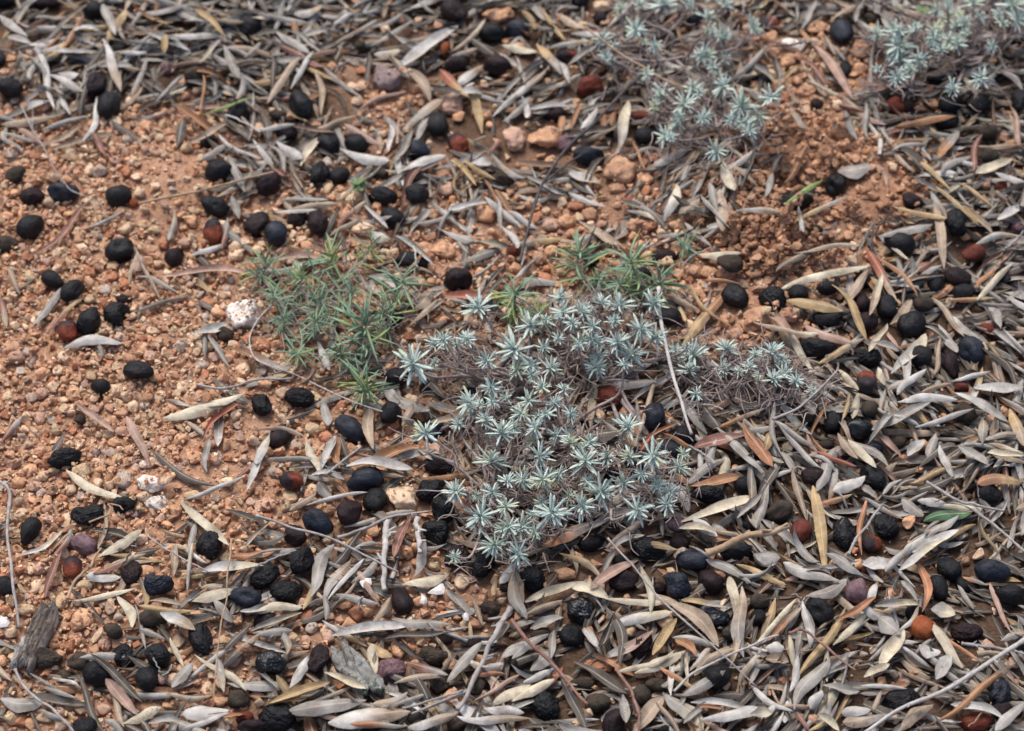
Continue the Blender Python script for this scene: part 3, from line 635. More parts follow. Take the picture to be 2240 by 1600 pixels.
# ================================================================== OLIVES (u, v, long px, short px, angle, look, wrinkles 0-2)
OLIVES = [
 (206,24,48,42,0,'k',0),(545,56,62,50,90,'k',1),(102,6,60,30,5,'m',0),(22,192,58,44,-12,'k',1),(207,186,58,46,80,'m',1),(238,231,66,52,70,'k',0),(367,151,36,28,0,'p',0),(426,166,50,36,10,'d',0),
 (313,158,32,28,0,'d',0),(522,247,58,50,75,'k',1),(455,311,46,30,0,'m',0),(479,375,58,52,20,'k',0),(586,402,58,52,80,'m',1),(35,382,50,36,35,'d',0),(0,130,34,26,90,'k',0),(8,3,50,30,0,'k',0),
 (659,230,72,50,-65,'k',1),(627,289,52,40,-10,'m',0),(718,316,56,50,80,'k',0),(780,314,58,42,-15,'k',0),(697,380,68,48,80,'k',2),(744,384,42,38,30,'k',0),(912,329,58,44,-15,'b',0),(959,271,60,44,85,'k',0),
 (1002,319,56,44,-50,'h',1),(999,138,62,44,20,'m',1),(1090,147,68,54,-20,'m',1),(1077,73,62,46,-15,'k',0),(1131,67,56,46,-10,'b',0),(994,24,66,48,-30,'m',1),(973,107,36,30,80,'o',0),
 (828,380,46,28,0,'d',1),(1101,391,52,36,-5,'d',1),(785,99,34,24,0,'d',0),(608,252,42,24,-5,'d',0),(1270,3,40,26,0,'k',0),(1313,40,32,28,0,'m',0),(1243,122,58,34,5,'h',1),(1289,190,62,44,10,'r',1),
 (1211,249,54,32,-8,'m',0),(1401,261,62,38,-8,'r',1),(1417,297,62,40,5,'k',1),(1240,313,52,36,30,'p',1),(1289,341,74,44,-8,'b',1),(1519,38,50,40,50,'b',0),(1680,55,46,40,0,'h',0),(1656,170,70,34,-8,'b',0),
 (1332,289,26,20,90,'m',0),(1841,70,66,48,-80,'b',0),(1960,230,46,38,-10,'r',1),(1985,234,34,30,60,'m',1),(2079,226,58,44,20,'k',1),(2138,228,54,46,15,'k',0),(2229,222,54,40,80,'k',1),(2071,265,58,36,0,'k',1),
 (1828,404,50,46,80,'k',1),(1738,444,74,50,12,'k',1),(1778,428,50,36,20,'k',1),(1932,161,40,28,0,'k',0),(1849,150,42,26,80,'k',0),(1908,42,42,30,0,'d',1),(1712,35,30,26,0,'d',0),(1787,228,28,24,0,'m',0),(2197,410,44,26,-5,'r',1),
 (2012,51,32,22,0,'k',0),(2162,289,42,34,20,'d',0),(2165,343,42,34,0,'d',0),(72,432,58,42,5,'m',0),(139,421,70,48,0,'b',1),(260,429,58,48,10,'k',0),(67,498,66,52,30,'k',0),(16,534,50,36,0,'d',1),
 (469,451,68,44,-12,'k',1),(466,507,58,44,-75,'h',0),(563,491,60,54,60,'m',1),(605,511,58,50,60,'b',0),(262,550,66,54,25,'k',1),(383,562,48,40,40,'m',1),(115,612,56,38,-28,'k',0),(158,636,60,44,35,'k',0),
 (196,703,66,54,70,'k',1),(257,689,68,56,50,'k',2),(270,656,40,26,-20,'m',1),(150,725,52,44,-70,'h',0),(305,811,74,44,-5,'k',1),(493,732,34,32,0,'d',0),(292,445,22,20,0,'o',0),(839,430,68,42,-5,'k',1),
 (911,424,54,46,-20,'k',0),(858,476,58,44,-20,'k',0),(651,480,42,40,0,'m',1),(694,484,64,44,-75,'m',1),(1002,612,54,52,0,'m',1),(903,571,80,40,-10,'k',1),(857,697,52,36,20,'m',1),(872,824,62,42,0,'k',0),
 (1610,650,60,54,-20,'k',1),(1688,654,66,54,-28,'k',2),(1294,571,36,28,0,'k',0),(1407,601,40,32,0,'k',0),(1460,694,62,38,10,'k',0),(1597,575,60,36,-10,'d',1),(1455,562,60,32,0,'m',0),(1125,548,28,24,0,'r',0),
 (1996,441,50,32,-15,'m',1),(2093,487,66,50,75,'k',2),(1967,534,72,52,-15,'k',0),(2130,554,54,36,10,'r',1),(2232,499,36,34,0,'p',1),(1785,504,32,24,0,'d',0),(2047,622,50,42,70,'k',0),(2095,606,62,40,-10,'m',0),
 (2109,639,52,34,5,'k',1),(2020,665,46,36,0,'d',0),(1884,666,44,40,60,'m',0),(1940,673,58,48,-70,'k',1),(1897,704,48,42,0,'m',0),(1994,711,66,58,40,'k',1),(1811,696,68,38,0,'k',1),(1811,630,52,32,0,'k',0),
 (1747,642,46,38,0,'k',0),(1886,615,42,30,0,'k',0),(1787,762,78,48,-5,'k',1),(1896,783,70,48,-5,'k',2),(2016,778,50,44,70,'k',0),(2079,800,56,44,90,'m',1),(2126,768,64,56,-30,'b',1),(2160,720,48,34,-20,'r',1),
 (1948,588,42,30,0,'k',0),(2200,614,32,30,0,'k',0),(220,847,44,36,-10,'k',0),(174,918,26,22,0,'d',1),(142,1004,78,46,12,'k',2),(573,887,60,44,-65,'k',2),(613,958,62,34,35,'m',0),(270,1105,54,36,8,'k',2),
 (193,1126,80,46,8,'k',2),(64,1163,66,44,65,'k',1),(182,1191,68,42,-22,'p',1),(458,1191,66,56,-40,'k',2),(654,870,72,48,-8,'k',2),(766,939,82,54,-38,'b',0),(854,904,54,46,60,'k',0),(638,1052,54,42,0,'h',0),
 (798,1051,84,56,5,'b',1),(820,1096,60,50,60,'k',1),(764,1121,62,48,40,'m',1),(697,1143,74,54,-25,'b',1),(646,1172,52,42,-15,'m',1),(946,948,70,48,80,'b',1),(959,1021,80,38,-5,'m',2),(943,1072,70,50,20,'k',2),
 (968,1113,62,54,-50,'k',2),(954,1163,68,54,-10,'k',2),(1029,862,44,36,0,'k',0),(999,1220,66,54,25,'m',2),(659,1226,70,50,75,'k',2),(930,851,26,22,0,'m',0),(1332,867,56,46,-20,'r',1),(1431,910,62,54,75,'b',0),
 (1495,952,54,40,-15,'k',0),(1468,983,58,44,-30,'b',0),(1259,931,36,30,0,'k',0),(1340,1044,52,42,0,'k',0),(1549,1081,74,44,0,'k',2),(1634,1062,58,44,10,'k',0),(1645,1141,52,44,80,'k',1),(1704,1119,66,48,25,'d',0),
 (1297,1188,62,38,5,'k',1),(1420,1204,82,52,-8,'k',2),(1487,1186,44,38,0,'m',0),(1612,1206,80,42,-3,'k',1),(1479,1146,42,36,20,'p',0),(1390,1014,50,32,0,'k',0),(1769,907,48,40,0,'d',0),(1822,926,52,46,70,'k',1),
 (1879,940,66,46,2,'g',1),(1911,980,42,34,-20,'b',0),(1896,836,58,44,75,'h',1),(2095,848,56,26,0,'r',1),(1903,894,42,34,20,'d',0),(2111,902,48,42,-30,'d',1),(1961,966,42,36,0,'d',1),(1911,1046,70,50,-35,'k',2),
 (1779,1041,54,40,0,'m',1),(2162,1079,56,48,-20,'k',1),(1940,1151,66,56,85,'k',2),(1846,1168,74,50,80,'k',2),(1752,1163,52,46,60,'r',0),(1908,1192,44,38,0,'h',1),(1806,974,42,24,0,'d',0),(11,1282,50,40,-20,'k',0),
 (158,1242,54,38,-85,'h',0),(287,1254,60,44,70,'m',2),(346,1279,62,54,20,'b',2),(578,1260,70,50,30,'k',2),(538,1307,70,46,-5,'b',1),(335,1354,64,38,0,'d',1),(439,1400,76,48,-65,'k',2),(582,1360,60,38,8,'m',1),
 (102,1440,74,50,-8,'d',2),(273,1437,52,50,0,'k',2),(346,1437,64,54,-40,'k',2),(212,1475,64,54,-10,'k',0),(324,1483,58,52,-70,'k',1),(594,1452,72,54,0,'g',2),(185,1590,50,44,0,'k',1),(145,1480,42,30,0,'d',0),
 (522,1531,44,40,0,'d',1),(171,1448,50,40,10,'d',1),(536,1570,42,32,0,'r',1),(608,1567,90,62,-5,'k',2),(552,1590,66,36,5,'m',1),(249,1380,42,34,-30,'d',0),(627,1294,76,52,3,'k',2),(879,1314,64,42,-62,'m',1),
 (1056,1236,66,54,70,'k',2),(697,1442,68,48,80,'m',2),(948,1437,72,48,0,'d',2),(857,1467,66,56,50,'p',2),(1074,1334,50,36,-15,'d',2),(973,1400,38,22,-10,'m',0),(1037,1408,34,26,10,'m',0),(1167,1268,70,58,-50,'k',2),
 (1042,1501,46,40,80,'d',0),(911,1568,44,28,15,'d',0),(1104,1288,24,17,0,'m',0),(962,1500,42,34,0,'d',1),(1136,1449,44,40,0,'d',1),(1002,1586,50,28,10,'d',0),(919,1592,40,30,0,'d',1),(1270,1338,68,56,-25,'g',2),
 (1251,1392,56,46,-15,'k',1),(1401,1413,64,50,50,'m',2),(1557,1349,82,50,-15,'g',2),(1516,1228,80,46,0,'b',1),(1482,1279,64,58,-40,'b',2),(1554,1274,58,50,-50,'m',1),(1364,1271,68,46,10,'m',1),(1439,1288,38,32,0,'m',0),
 (1597,1386,36,32,0,'d',0),(1198,1548,62,58,-60,'k',2),(1342,1582,62,54,60,'m',1),(1570,1480,64,54,30,'k',1),(1404,1520,46,40,80,'d',0),(1436,1499,52,30,0,'d',0),(1308,1539,60,46,10,'d',1),(1522,1318,38,28,0,'d',0),
 (1658,1352,38,34,60,'k',0),(1661,1317,42,36,0,'d',1),(1482,1501,40,28,-20,'d',0),(1273,1496,60,32,0,'d',1),(1184,1390,50,38,10,'d',1),(1361,1230,44,36,0,'k',0),(1452,1596,60,26,0,'k',0),(1669,1233,42,26,0,'d',0),
 (1793,1337,66,56,-30,'k',1),(1876,1292,56,50,60,'p',1),(2017,1373,68,54,-45,'o',1),(2170,1252,80,54,-8,'b',1),(2210,1303,70,52,-8,'k',1),(2076,1244,60,46,-60,'k',1),(2052,1287,58,44,-70,'k',0),(2117,1279,54,40,-10,'k',0),
 (2113,1383,74,46,-10,'m',2),(1972,1533,86,54,8,'k',2),(2186,1516,64,54,60,'b',2),(2192,1555,54,38,0,'m',1),(2138,1580,72,42,8,'r',1),(1902,1247,38,28,0,'r',0),(2221,1416,34,30,0,'m',0),(2002,1341,44,36,0,'k',0),
 (1120,1050,0,0,0,'k',0),(1065,1290,0,0,0,'d',0),(2231,1520,0,0,0,'k',0)]
def olive_proto(seed, wr):
    V, F = ICO[5 if wr == 2 else 4]; V = V.copy(); out = np.empty_like(V); r = random.Random(seed)
    tap = r.uniform(.02, .16); cuts = []
    for _ in range(5+3*wr):
        q = Vector((r.gauss(0, .55), r.gauss(0, 1), r.gauss(0, 1))).normalized(); cuts.append((q, r.uniform(.80, .93)-.03*wr))
    cuts = cuts; o = Vector((seed*5.7, 1.3, 2.1)); fr = r.uniform(1.2, 1.7)
    for k, p in enumerate(V):
        x, y, z = p
        s = 1-tap*x-.12*abs(x)**5
        q = Vector((x*1.1, y*1.2, z*1.2))+o
        dd = mn.noise(q)*(.07+.06*wr)
        if wr == 0:
            n1 = mn.noise(Vector((x*1.5, y*3.4, z*3.4))+o); dd += -.028*max(0, 1-abs(n1)*4.5)+.008*mn.noise(Vector((x*6, y*9, z*9))+o)
        if wr:
            wv = mn.noise_vector(Vector((x*1.7, y*1.7, z*1.7))+o)*.45
            n1 = mn.noise(Vector((x*1.5*fr, y*4.2*fr, z*4.2*fr))+wv*2+o); n2 = mn.noise(Vector((x*3.6, y*8.5, z*8.5))+wv*3+o)
            dd += -(.050 if wr == 1 else .085)*max(0, 1-abs(n1)*4.0)+(.018 if wr == 1 else .04)*(1-abs(n2)*3)
            if wr == 2:
                n3 = mn.noise(Vector((x*.9, y*1.6, z*1.6))+o*2); dd -= .08*max(0, n3-.12)*2
        dd += .010*mn.noise(Vector((x*11, y*11, z*11))+o)
        for cn, cdist in cuts:
            dt = cn.x*x+cn.y*y+cn.z*z
            if dt > cdist: dd -= (1-cdist/dt)*.75
        m = (1+dd)
        # shallow pit where the stalk sat
        if x > .93: m -= (x-.93)*1.1
        out[k] = (x*m, y*m*s, z*m*s)
    out /= np.array([np.abs(out[:, 0]).max(), (np.abs(out[:, 1]).max()+np.abs(out[:, 2]).max())/2*.97, (np.abs(out[:, 1]).max()+np.abs(out[:, 2]).max())/2*.97])
    return out, F
PROT = {w_: [olive_proto(10*w_+k, w_) for k in range({0: 4, 1: 6, 2: 9}[w_])] for w_ in (0, 1, 2)}
OME = {}
def olive_mesh(w_, k, mat):
    key = (w_, k, mat)
    if key not in OME:
        V, F = PROT[w_][k]; OME[key] = np_mesh('dried_olive', V*.01, F, OM[mat])
    return OME[key]
ONAME = {'k': 'black', 'g': 'glossy black', 'b': 'blue-black', 'm': 'maroon-black', 'r': 'rusty red', 'o': 'orange', 'p': 'dusty pink', 'd': 'mouldy grey-brown', 'h': 'half red, half black'}
scar_me = None
SKIP = {(857, 1467): 'dusty pink olive', (2017, 1373): 'orange olive', (1841, 70): 'dusty blue olive', (594, 1452): 'glossy wrinkled olive', (1876, 1292): 'pink dusty olive'}
for i, (u, v, l, s_, ang, colr, wr) in enumerate(OLIVES):
    if l == 0: continue
    dirty = {(102, 1440), (142, 1004)}
    al = math.radians(ang); s = ppm(v)
    b = s_/s/2*1.10
    st = .77; ct = .64
    # undo the foreshortening of the long axis
    a2 = (l/s/2)**2-(b*ct)**2*math.sin(al)**2
    a = math.sqrt(max(a2, (b*b)*.5)/(math.cos(al)**2+st*st*math.sin(al)**2)); a = max(a, b*1.12)
    a = min(a, b*1.75)
    rz = math.atan2(math.sin(al)/st, math.cos(al))
    hb = b*.88
    z = 0; p = P(u, v, 0)
    for _ in range(3):
        g = np.concatenate([hat(p[0]+np.array([0, .5, -.5, 0, 0])*a, p[1]+np.array([0, 0, 0, .5, -.5])*b)])
        z = float(np.sort(g)[1])+hb*(1.15 if inell(u, v, SOIL) else .68); p = P(u, v, z)
    k = (i*7) % len(PROT[wr])
    me = olive_mesh(wr, k, colr)
    word = {0: 'plump smooth', 1: 'dry', 2: 'wrinkled shrivelled'}[wr]
    if b < .0048: word = 'small '+('' if wr < 2 else 'wrinkled'); word = word.strip()
    o = link('dried_olive', me, loc=p, label=unique(f"{word} {ONAME[colr]} olive {where(u, v, SKIP.get((u, v), ''))}"), cat='olive', group='fallen olives on the ground')
    o.rotation_euler = (random.uniform(0, 6.28), random.uniform(-.14, .14), rz+(math.pi if random.random() < .4 and colr not in 'h' else 0))
    o.scale = (a/.01, b/.01, hb/.01)
    raise_disc(p[0], p[1], a*.97, b*.97, rz, z+hb*.9, z-hb*.5)
    OLIVE_HITS.append((u, v)); occupy(u, v, l/2, s_/2, math.cos(al), -math.sin(al), 1)
print('olives', len(OLIVE_HITS))

print('top leaves', scatter_leaves(hp, 3400, 6, 3, 1.3, 'ggddttbod', .004, .011, True, .7), scatter_leaves(hp, 5600, 8, 5, 1.6, PAL_T, .018, .048, True, .78))

# ================================================================== LEAVES ONE CAN PICK OUT (x1 y1 x2 y2 width look, in enlarged tiles of the picture)
TILES = {'A': (0, 0), 'B': (560, 0), 'C': (1120, 0), 'D': (1640, 0), 'E': (0, 400), 'F': (560, 400), 'G': (1120, 400), 'H': (1640, 400), 'I': (0, 800), 'J': (560, 800), 'K': (1120, 800), 'L': (1640, 800),
         'M': (0, 1180), 'N': (560, 1180), 'O': (1120, 1180), 'P': (1640, 1180)}
LEAVES = {
'A': "730 20 360 350 14 t/1030 80 860 330 28 y/830 370 970 760 24 w/690 130 520 390 18 o/300 420 800 400 12 w/950 420 1200 420 12 w/270 400 430 900 18 w/570 940 430 680 18 w/460 540 640 580 24 w/400 620 680 740 22 w/0 990 470 940 22 t/330 1040 740 930 14 g/270 1220 660 1010 16 t/800 790 680 1160 17 w/870 1270 760 1080 18 r/0 1080 280 1170 12 g/1660 950 2090 790 9 G/1520 1190 1870 1000 22 t/1370 290 1820 300 20 w/1850 300 1630 520 14 g/1600 60 1850 290 18 y/1360 300 1340 460 20 y/1270 820 1480 630 14 g/1650 570 1630 960 10 o/1830 370 1960 640 24 g/1440 1180 1490 930 28 d/1650 1300 1880 1180 24 g/1860 1270 2000 1560 22 g/860 40 960 270 26 g/230 290 0 120 22 w/260 350 60 300 20 w/1750 1080 2100 1290 14 w/2000 470 2130 340 16 g",
'B': "310 90 540 30 24 w/600 200 790 100 16 w/170 250 440 430 24 g/650 340 1000 150 14 t/930 400 1280 170 16 g/1170 550 1650 200 34 w/960 410 1180 420 24 g/1640 690 1860 520 26 w/1500 570 1740 800 26 R/1600 430 1880 160 16 t/2010 370 2300 410 24 c/100 830 380 450 22 t/290 720 480 410 16 w/490 580 540 940 18 t/820 900 1220 690 14 p/370 1040 820 920 18 t/1250 540 1430 830 28 t/1200 1050 1530 790 26 g/1170 1390 1550 1250 26 w/690 1220 1090 1330 32 w/720 1010 1040 1190 22 p/360 1350 520 1110 24 c/170 1160 380 1300 30 w/1850 1090 1780 700 24 y/1590 1280 1800 1500 18 y/1700 1320 1960 1450 16 y/1130 1300 1280 1080 22 g/1760 1330 1920 1320 26 w/1940 950 2240 660 18 w/2010 950 2240 800 20 g/2200 1470 1960 1310 18 g/0 1050 320 1010 14 w/1080 1250 1090 1010 18 w",
'C': "190 360 400 610 26 y/220 60 440 330 14 y/340 110 620 250 22 t/480 270 900 270 18 w/300 400 680 320 14 g/0 790 290 570 16 w/470 660 390 520 20 w/460 550 700 380 20 g/830 1270 930 850 30 g/560 1080 700 880 20 w/480 1050 560 820 14 o/460 1390 730 1480 26 w/1110 1380 1460 1200 26 g/1720 1300 1820 1560 32 c/2100 370 1800 640 18 g/1990 530 2160 690 20 g/1100 1380 990 1130 9 o",
'D': "530 350 850 790 28 p/320 440 640 690 13 r/430 220 560 0 16 g/860 180 930 0 18 g/1160 0 1250 80 24 w/1190 1010 1690 930 22 o/720 1400 1000 1350 38 g/890 700 1240 710 16 r/770 910 880 1130 22 g/960 820 980 1140 14 g/1540 1300 1710 1080 26 o/1820 1400 1900 1080 18 r/1840 1420 2140 1300 26 c/1330 1250 1650 1560 16 y/2120 850 2210 1230 18 p/2060 560 2240 720 20 g/1170 1220 1440 1170 12 w/1170 1160 1500 1130 10 o/230 710 380 560 12 y/600 270 700 450 10 t/1010 60 1040 150 22 w/1560 1420 1800 1260 22 g",
'E': "240 610 720 160 17 r/680 390 1020 220 12 g/1380 480 1430 220 20 g/1560 600 1850 500 17 w/1820 540 1870 290 18 r/1900 90 1960 290 22 g/1260 760 2100 770 19 p/1090 480 1320 970 12 t/1100 750 1450 890 12 g/1100 1030 1580 890 13 d/0 880 60 1180 18 r/270 1170 520 850 22 g/370 1200 680 910 14 r/510 1330 1000 1290 28 w/1560 1250 1860 1150 24 w/1700 1240 1880 1500 16 g/1110 720 1150 590 28 p/60 680 160 900 16 t",
'F': "270 210 680 160 20 t/150 230 500 210 11 w/660 350 910 130 16 r/600 430 830 290 18 t/890 180 1080 370 13 w/1580 230 1890 170 18 w/1960 100 2000 380 14 g/2010 350 2150 540 20 w/2060 230 2230 340 18 w/1240 700 1360 570 14 o/170 610 560 610 22 p/1530 920 2050 930 22 R/1280 1040 1440 870 34 t/1250 1160 1480 950 16 t/940 380 1100 460 28 w/500 1290 600 1530 22 w/1280 330 1600 290 12 g",
'G': "460 80 770 200 14 w/1250 310 1350 0 28 w/1740 370 1720 20 34 t/1540 100 1770 420 14 g/1600 0 1670 230 22 g/1360 260 1530 120 26 t/1820 270 2190 300 18 g/1530 600 1870 580 26 c/1410 310 1630 510 14 g/550 310 900 500 24 t/1370 1320 1740 820 28 y/1440 820 1790 1190 12 y/1240 900 1540 1040 18 t/0 230 220 370 16 w/1560 790 1890 830 12 o/940 220 1170 300 14 g",
'H': "670 830 960 1280 22 y/300 960 770 1040 30 y/760 1000 970 700 24 t/1040 590 1380 900 16 o/960 540 1210 980 26 R/1050 440 1300 640 14 w/970 1090 1070 760 22 t/240 870 1000 650 22 c/360 550 940 470 13 t/1160 210 1620 310 16 y/1060 430 1490 350 24 g/1510 150 1590 700 26 t/1520 30 1870 360 14 y/1750 200 1980 430 20 y/1700 10 1990 200 12 y/1620 960 2010 950 13 o/1480 940 1750 1270 18 t/1640 1060 1880 1260 26 w/1530 1150 1680 1400 28 g/1860 950 2150 650 20 c/1160 1550 1440 1220 32 w/960 1380 1110 1150 20 c/1110 1160 1210 1350 12 p/560 1490 940 1260 20 y/440 1160 840 1310 26 p/150 1130 350 1250 24 p/340 1210 560 1230 18 c/1150 1160 1330 950 24 t/1000 1310 1220 1380 20 g/1840 490 2240 450 18 w/2020 300 2240 180 22 w/1950 1010 2050 1180 26 g/20 1170 470 1290 14 t/280 220 600 0 17 G/380 210 800 120 14 y/1500 1560 1550 1250 14 t/1860 860 2000 700 14 o",
'I': "1330 430 2000 220 30 c/610 300 930 550 19 p/1020 400 1210 820 24 p/1210 690 1780 1000 18 d/1480 1100 2010 890 12 w/1650 610 1940 310 18 R/1690 860 1710 590 18 g/2030 1020 2210 560 22 w/530 850 1010 1090 24 c/1470 1120 1870 1480 24 c/0 650 190 410 19 r/150 1560 530 1350 14 w/800 1560 1160 1340 28 c/440 1560 600 1310 18 r/370 1530 560 1360 8 t/810 1500 860 1110 13 t/1540 1560 1600 1270 18 g/2000 1490 2220 1260 14 t/1320 1330 1510 1400 10 y",
'J': "510 880 640 560 24 w/500 900 400 620 22 c/510 950 620 1110 28 g/450 910 730 930 16 w/400 1140 910 1030 12 w/270 1180 490 1030 20 t/680 840 660 600 26 o/740 830 1290 850 26 w/780 830 1340 650 30 o/920 340 950 680 30 t/530 260 580 490 26 g/1190 500 1280 300 22 t/1400 260 1670 350 24 g/1420 460 1800 380 22 t/1360 900 1760 870 15 o/0 800 110 560 24 w/1120 1560 1260 1230 24 r/720 1340 1300 1190 17 g",
'K': "240 1460 730 1260 32 O/490 600 880 530 34 d/630 500 660 100 22 t/1190 90 1010 680 14 t/1040 700 1360 450 14 R/1240 570 1490 680 14 o/1480 660 1900 560 28 r/1670 500 2060 860 24 g/1900 440 2140 820 34 O/1430 980 1880 900 24 o/1300 180 1590 560 24 g/1280 930 1450 1190 28 w/1380 1270 2030 1060 26 c/1480 1230 1680 1400 28 w/1360 1340 1660 1400 20 c/1570 870 1660 650 22 w/1540 860 1550 680 16 w/1420 960 1750 740 24 g/2010 1330 2110 980 26 g/1840 1250 2040 1050 20 g/2120 310 2180 740 12 g/1640 510 2080 330 13 o/770 1480 1100 1200 20 t/600 1340 1060 1160 22 g/800 1500 1080 1380 16 w/220 80 250 380 26 R/1560 350 1700 500 36 d/1220 1140 1240 1400 14 t/700 150 1180 130 24 g/1010 270 1030 520 12 g",
'L': "560 1030 720 680 32 g/1000 560 1240 750 18 p/800 600 1030 830 26 c/1000 530 1480 300 28 g/1200 290 1690 270 24 w/1680 220 2120 450 24 w/2120 350 2240 650 34 y/1350 520 1830 370 16 w/1560 650 1690 930 22 w/1900 630 1910 370 26 g/1700 650 1950 820 28 g/1420 1280 1820 1190 26 n/680 1020 940 900 32 w/720 570 880 800 22 t/910 980 1040 1090 20 g/500 680 870 830 14 R/560 1130 840 1050 16 O/910 1540 950 1070 15 O/1080 1050 1240 920 12 w/1860 960 2240 930 28 O/1450 1140 1900 1170 18 c/1370 1100 1600 1120 24 w/1240 1090 1420 1230 32 g/1480 1480 1860 1290 16 y/1250 1550 1560 1300 24 w/1320 1540 1700 1350 24 w/1940 640 2240 720 16 t/1940 720 2240 740 18 c/1290 740 1430 610 28 w/1470 780 1520 540 26 g/720 20 890 200 20 c/840 430 890 220 20 c/760 440 820 220 14 y/1040 30 1100 170 22 c/1080 380 1110 180 13 t/1130 210 1400 60 18 g/1200 250 1440 30 22 w/1640 130 1960 50 14 w/1830 180 2240 180 26 w/1400 210 1640 140 14 t/510 560 650 290 11 o/190 320 240 740 16 g/440 220 530 390 26 g/250 480 590 830 18 g/520 960 625 1710 31 y",
'M': "960 440 1090 720 26 c/560 490 1110 390 15 c/700 300 990 310 26 w/750 270 1190 110 18 r/380 470 530 20 19 r/1420 300 1450 30 22 t/1530 420 1570 0 12 g/1540 500 1920 410 28 c/1130 550 1600 590 17 y/1200 490 1500 540 12 t/1310 590 1600 740 30 w/1750 480 1900 670 24 g/1650 270 2150 220 24 w/1880 150 2240 100 20 O/1960 590 2240 560 20 w/2070 770 2240 780 18 g/1100 530 1190 900 12 g/1390 800 1500 1040 14 c/1410 1210 1580 1000 30 g/1590 940 2010 1240 17 c/1780 960 1830 1230 22 g/1490 1430 1870 1400 36 w/1360 1290 1730 1300 16 t/880 1200 1010 1540 18 t/870 1150 1130 1440 28 p/1010 1520 1320 1370 28 c/740 940 1160 1330 20 d/0 1300 340 1350 36 g/640 1100 850 1560 20 d/1500 1560 1880 1420 14 w/1210 1510 1480 1480 20 g/360 1200 620 1290 13 g/1150 740 1350 820 16 g/1820 900 2040 690 20 d/400 1110 650 1210 10 w/860 1480 1010 1568 20 g",
'N': "390 560 520 100 22 y/450 470 640 30 36 g/560 480 770 170 28 g/580 480 880 140 14 w/790 340 1000 170 22 g/1200 370 1590 270 26 c/1290 300 1380 0 26 g/650 450 1010 530 18 g/0 590 380 540 24 c/0 770 300 750 22 g/940 700 1100 470 20 t/620 790 1250 690 26 w/1110 640 1600 690 22 g/1040 790 1600 710 15 d/560 420 570 660 16 g/230 760 250 940 20 g/270 1210 420 950 28 w/910 840 1110 960 24 y/950 850 980 1100 26 c/1130 1160 1560 1090 16 t/1230 1000 1570 1100 18 r/1780 1110 2040 1090 13 R/560 1090 900 1220 22 c/80 1340 600 1150 22 y/250 1400 900 1310 36 g/590 1500 1260 1400 48 w/770 1490 1250 1510 16 O/1920 1350 2240 1190 28 c/1860 1380 2190 1420 26 w/1240 1540 1640 1440 26 w/1640 1440 2240 1450 20 w/950 1360 1240 1250 24 t/1110 1380 1400 1260 14 g/2150 640 2120 270 32 t/1990 360 2120 200 26 w/2010 960 2240 820 28 g/1760 460 1850 700 14 t/1950 450 1960 290 15 y/1560 1160 1850 830 28 g/1780 1310 2160 1090 14 p/1830 1050 2020 1030 22 g/1950 800 2070 700 26 t",
'O': "110 520 590 350 22 c/110 600 410 480 22 t/490 400 790 480 32 c/390 60 740 310 20 y/640 390 1030 160 26 p/760 490 1300 480 18 c/1060 210 1140 600 22 c/800 700 1310 590 28 w/790 540 900 1020 28 d/620 680 730 930 24 O/590 720 700 880 24 w/1270 480 1700 860 38 t/1150 940 1350 640 26 y/1770 290 1820 710 28 c/1880 370 1900 950 36 t/1310 790 1660 860 20 w/1340 810 1510 950 24 o/1450 1050 1850 860 24 t/1480 1100 1800 880 20 t/1000 1090 1410 900 30 c/860 1090 1330 900 14 c/1210 1030 1520 1220 16 O/1390 1280 1740 1110 26 g/980 1560 1240 1240 38 t/1230 1250 1560 1560 42 g/500 1000 940 1260 26 d/900 1270 930 1500 28 g/150 1080 330 920 38 g/90 1160 340 1030 20 w/210 1220 420 1010 24 R/0 1310 350 1130 26 c/320 970 350 740 22 g/150 730 420 640 24 g/0 960 300 760 24 g/400 1100 620 1560 24 d/1460 1330 1940 1370 20 w/1400 1500 1580 1330 18 g/1530 1370 1740 1370 10 O/1540 1480 2130 1410 28 w/1590 150 1960 350 24 g/1830 210 2240 370 18 y/1990 870 2240 620 14 O/1990 860 2240 560 16 w/1970 130 2170 190 30 g/1380 500 1760 560 14 y/0 250 110 640 34 t/1860 1200 2000 940 18 t",
'P': "130 820 440 530 15 O/40 860 380 480 18 c/430 500 490 890 24 w/540 960 690 770 20 O/400 1120 790 540 22 y/680 870 980 590 20 c/720 650 1040 470 18 O/920 540 1080 640 26 w/1020 550 1390 540 22 g/1060 1060 1260 740 38 c/1050 640 1230 780 46 g/1230 740 1390 540 14 w/1400 190 1420 590 24 O/1500 670 1920 1020 11 O/1480 650 1760 1040 28 c/1250 330 1380 510 18 g/460 490 800 340 28 g/360 1390 650 980 38 g/280 170 740 330 32 w/620 120 930 300 26 g/920 200 1160 210 32 w/1220 250 1600 0 20 w/1110 260 1330 30 22 w/1640 1350 2100 1490 22 w/1480 1500 2070 1060 20 o/690 1500 850 1190 13 y/570 1430 730 1568 22 c/930 1110 1140 1010 20 c/330 1250 400 950 22 w/500 1380 590 1230 28 w/1520 1140 1650 930 34 w/1380 870 1560 930 30 w/1220 1560 1500 1330 32 t/2000 1568 2240 1330 26 w/1740 290 1940 370 12 o/1960 380 2140 780 16 p/380 1410 490 1568 14 r/0 1200 350 1410 18 w/0 1430 180 1420 26 g/130 980 320 1000 28 t/130 900 280 890 32 w/2050 820 2240 760 18 g/1700 350 1830 570 16 g/900 1180 1280 1220 13 w/600 1190 900 1240 20 g/760 1500 1120 1430 28 t/750 1420 990 1390 26 w/1480 580 1680 620 36 g/40 120 250 150 34 g"}
SHAPES = 'flat curled rolled'.split()
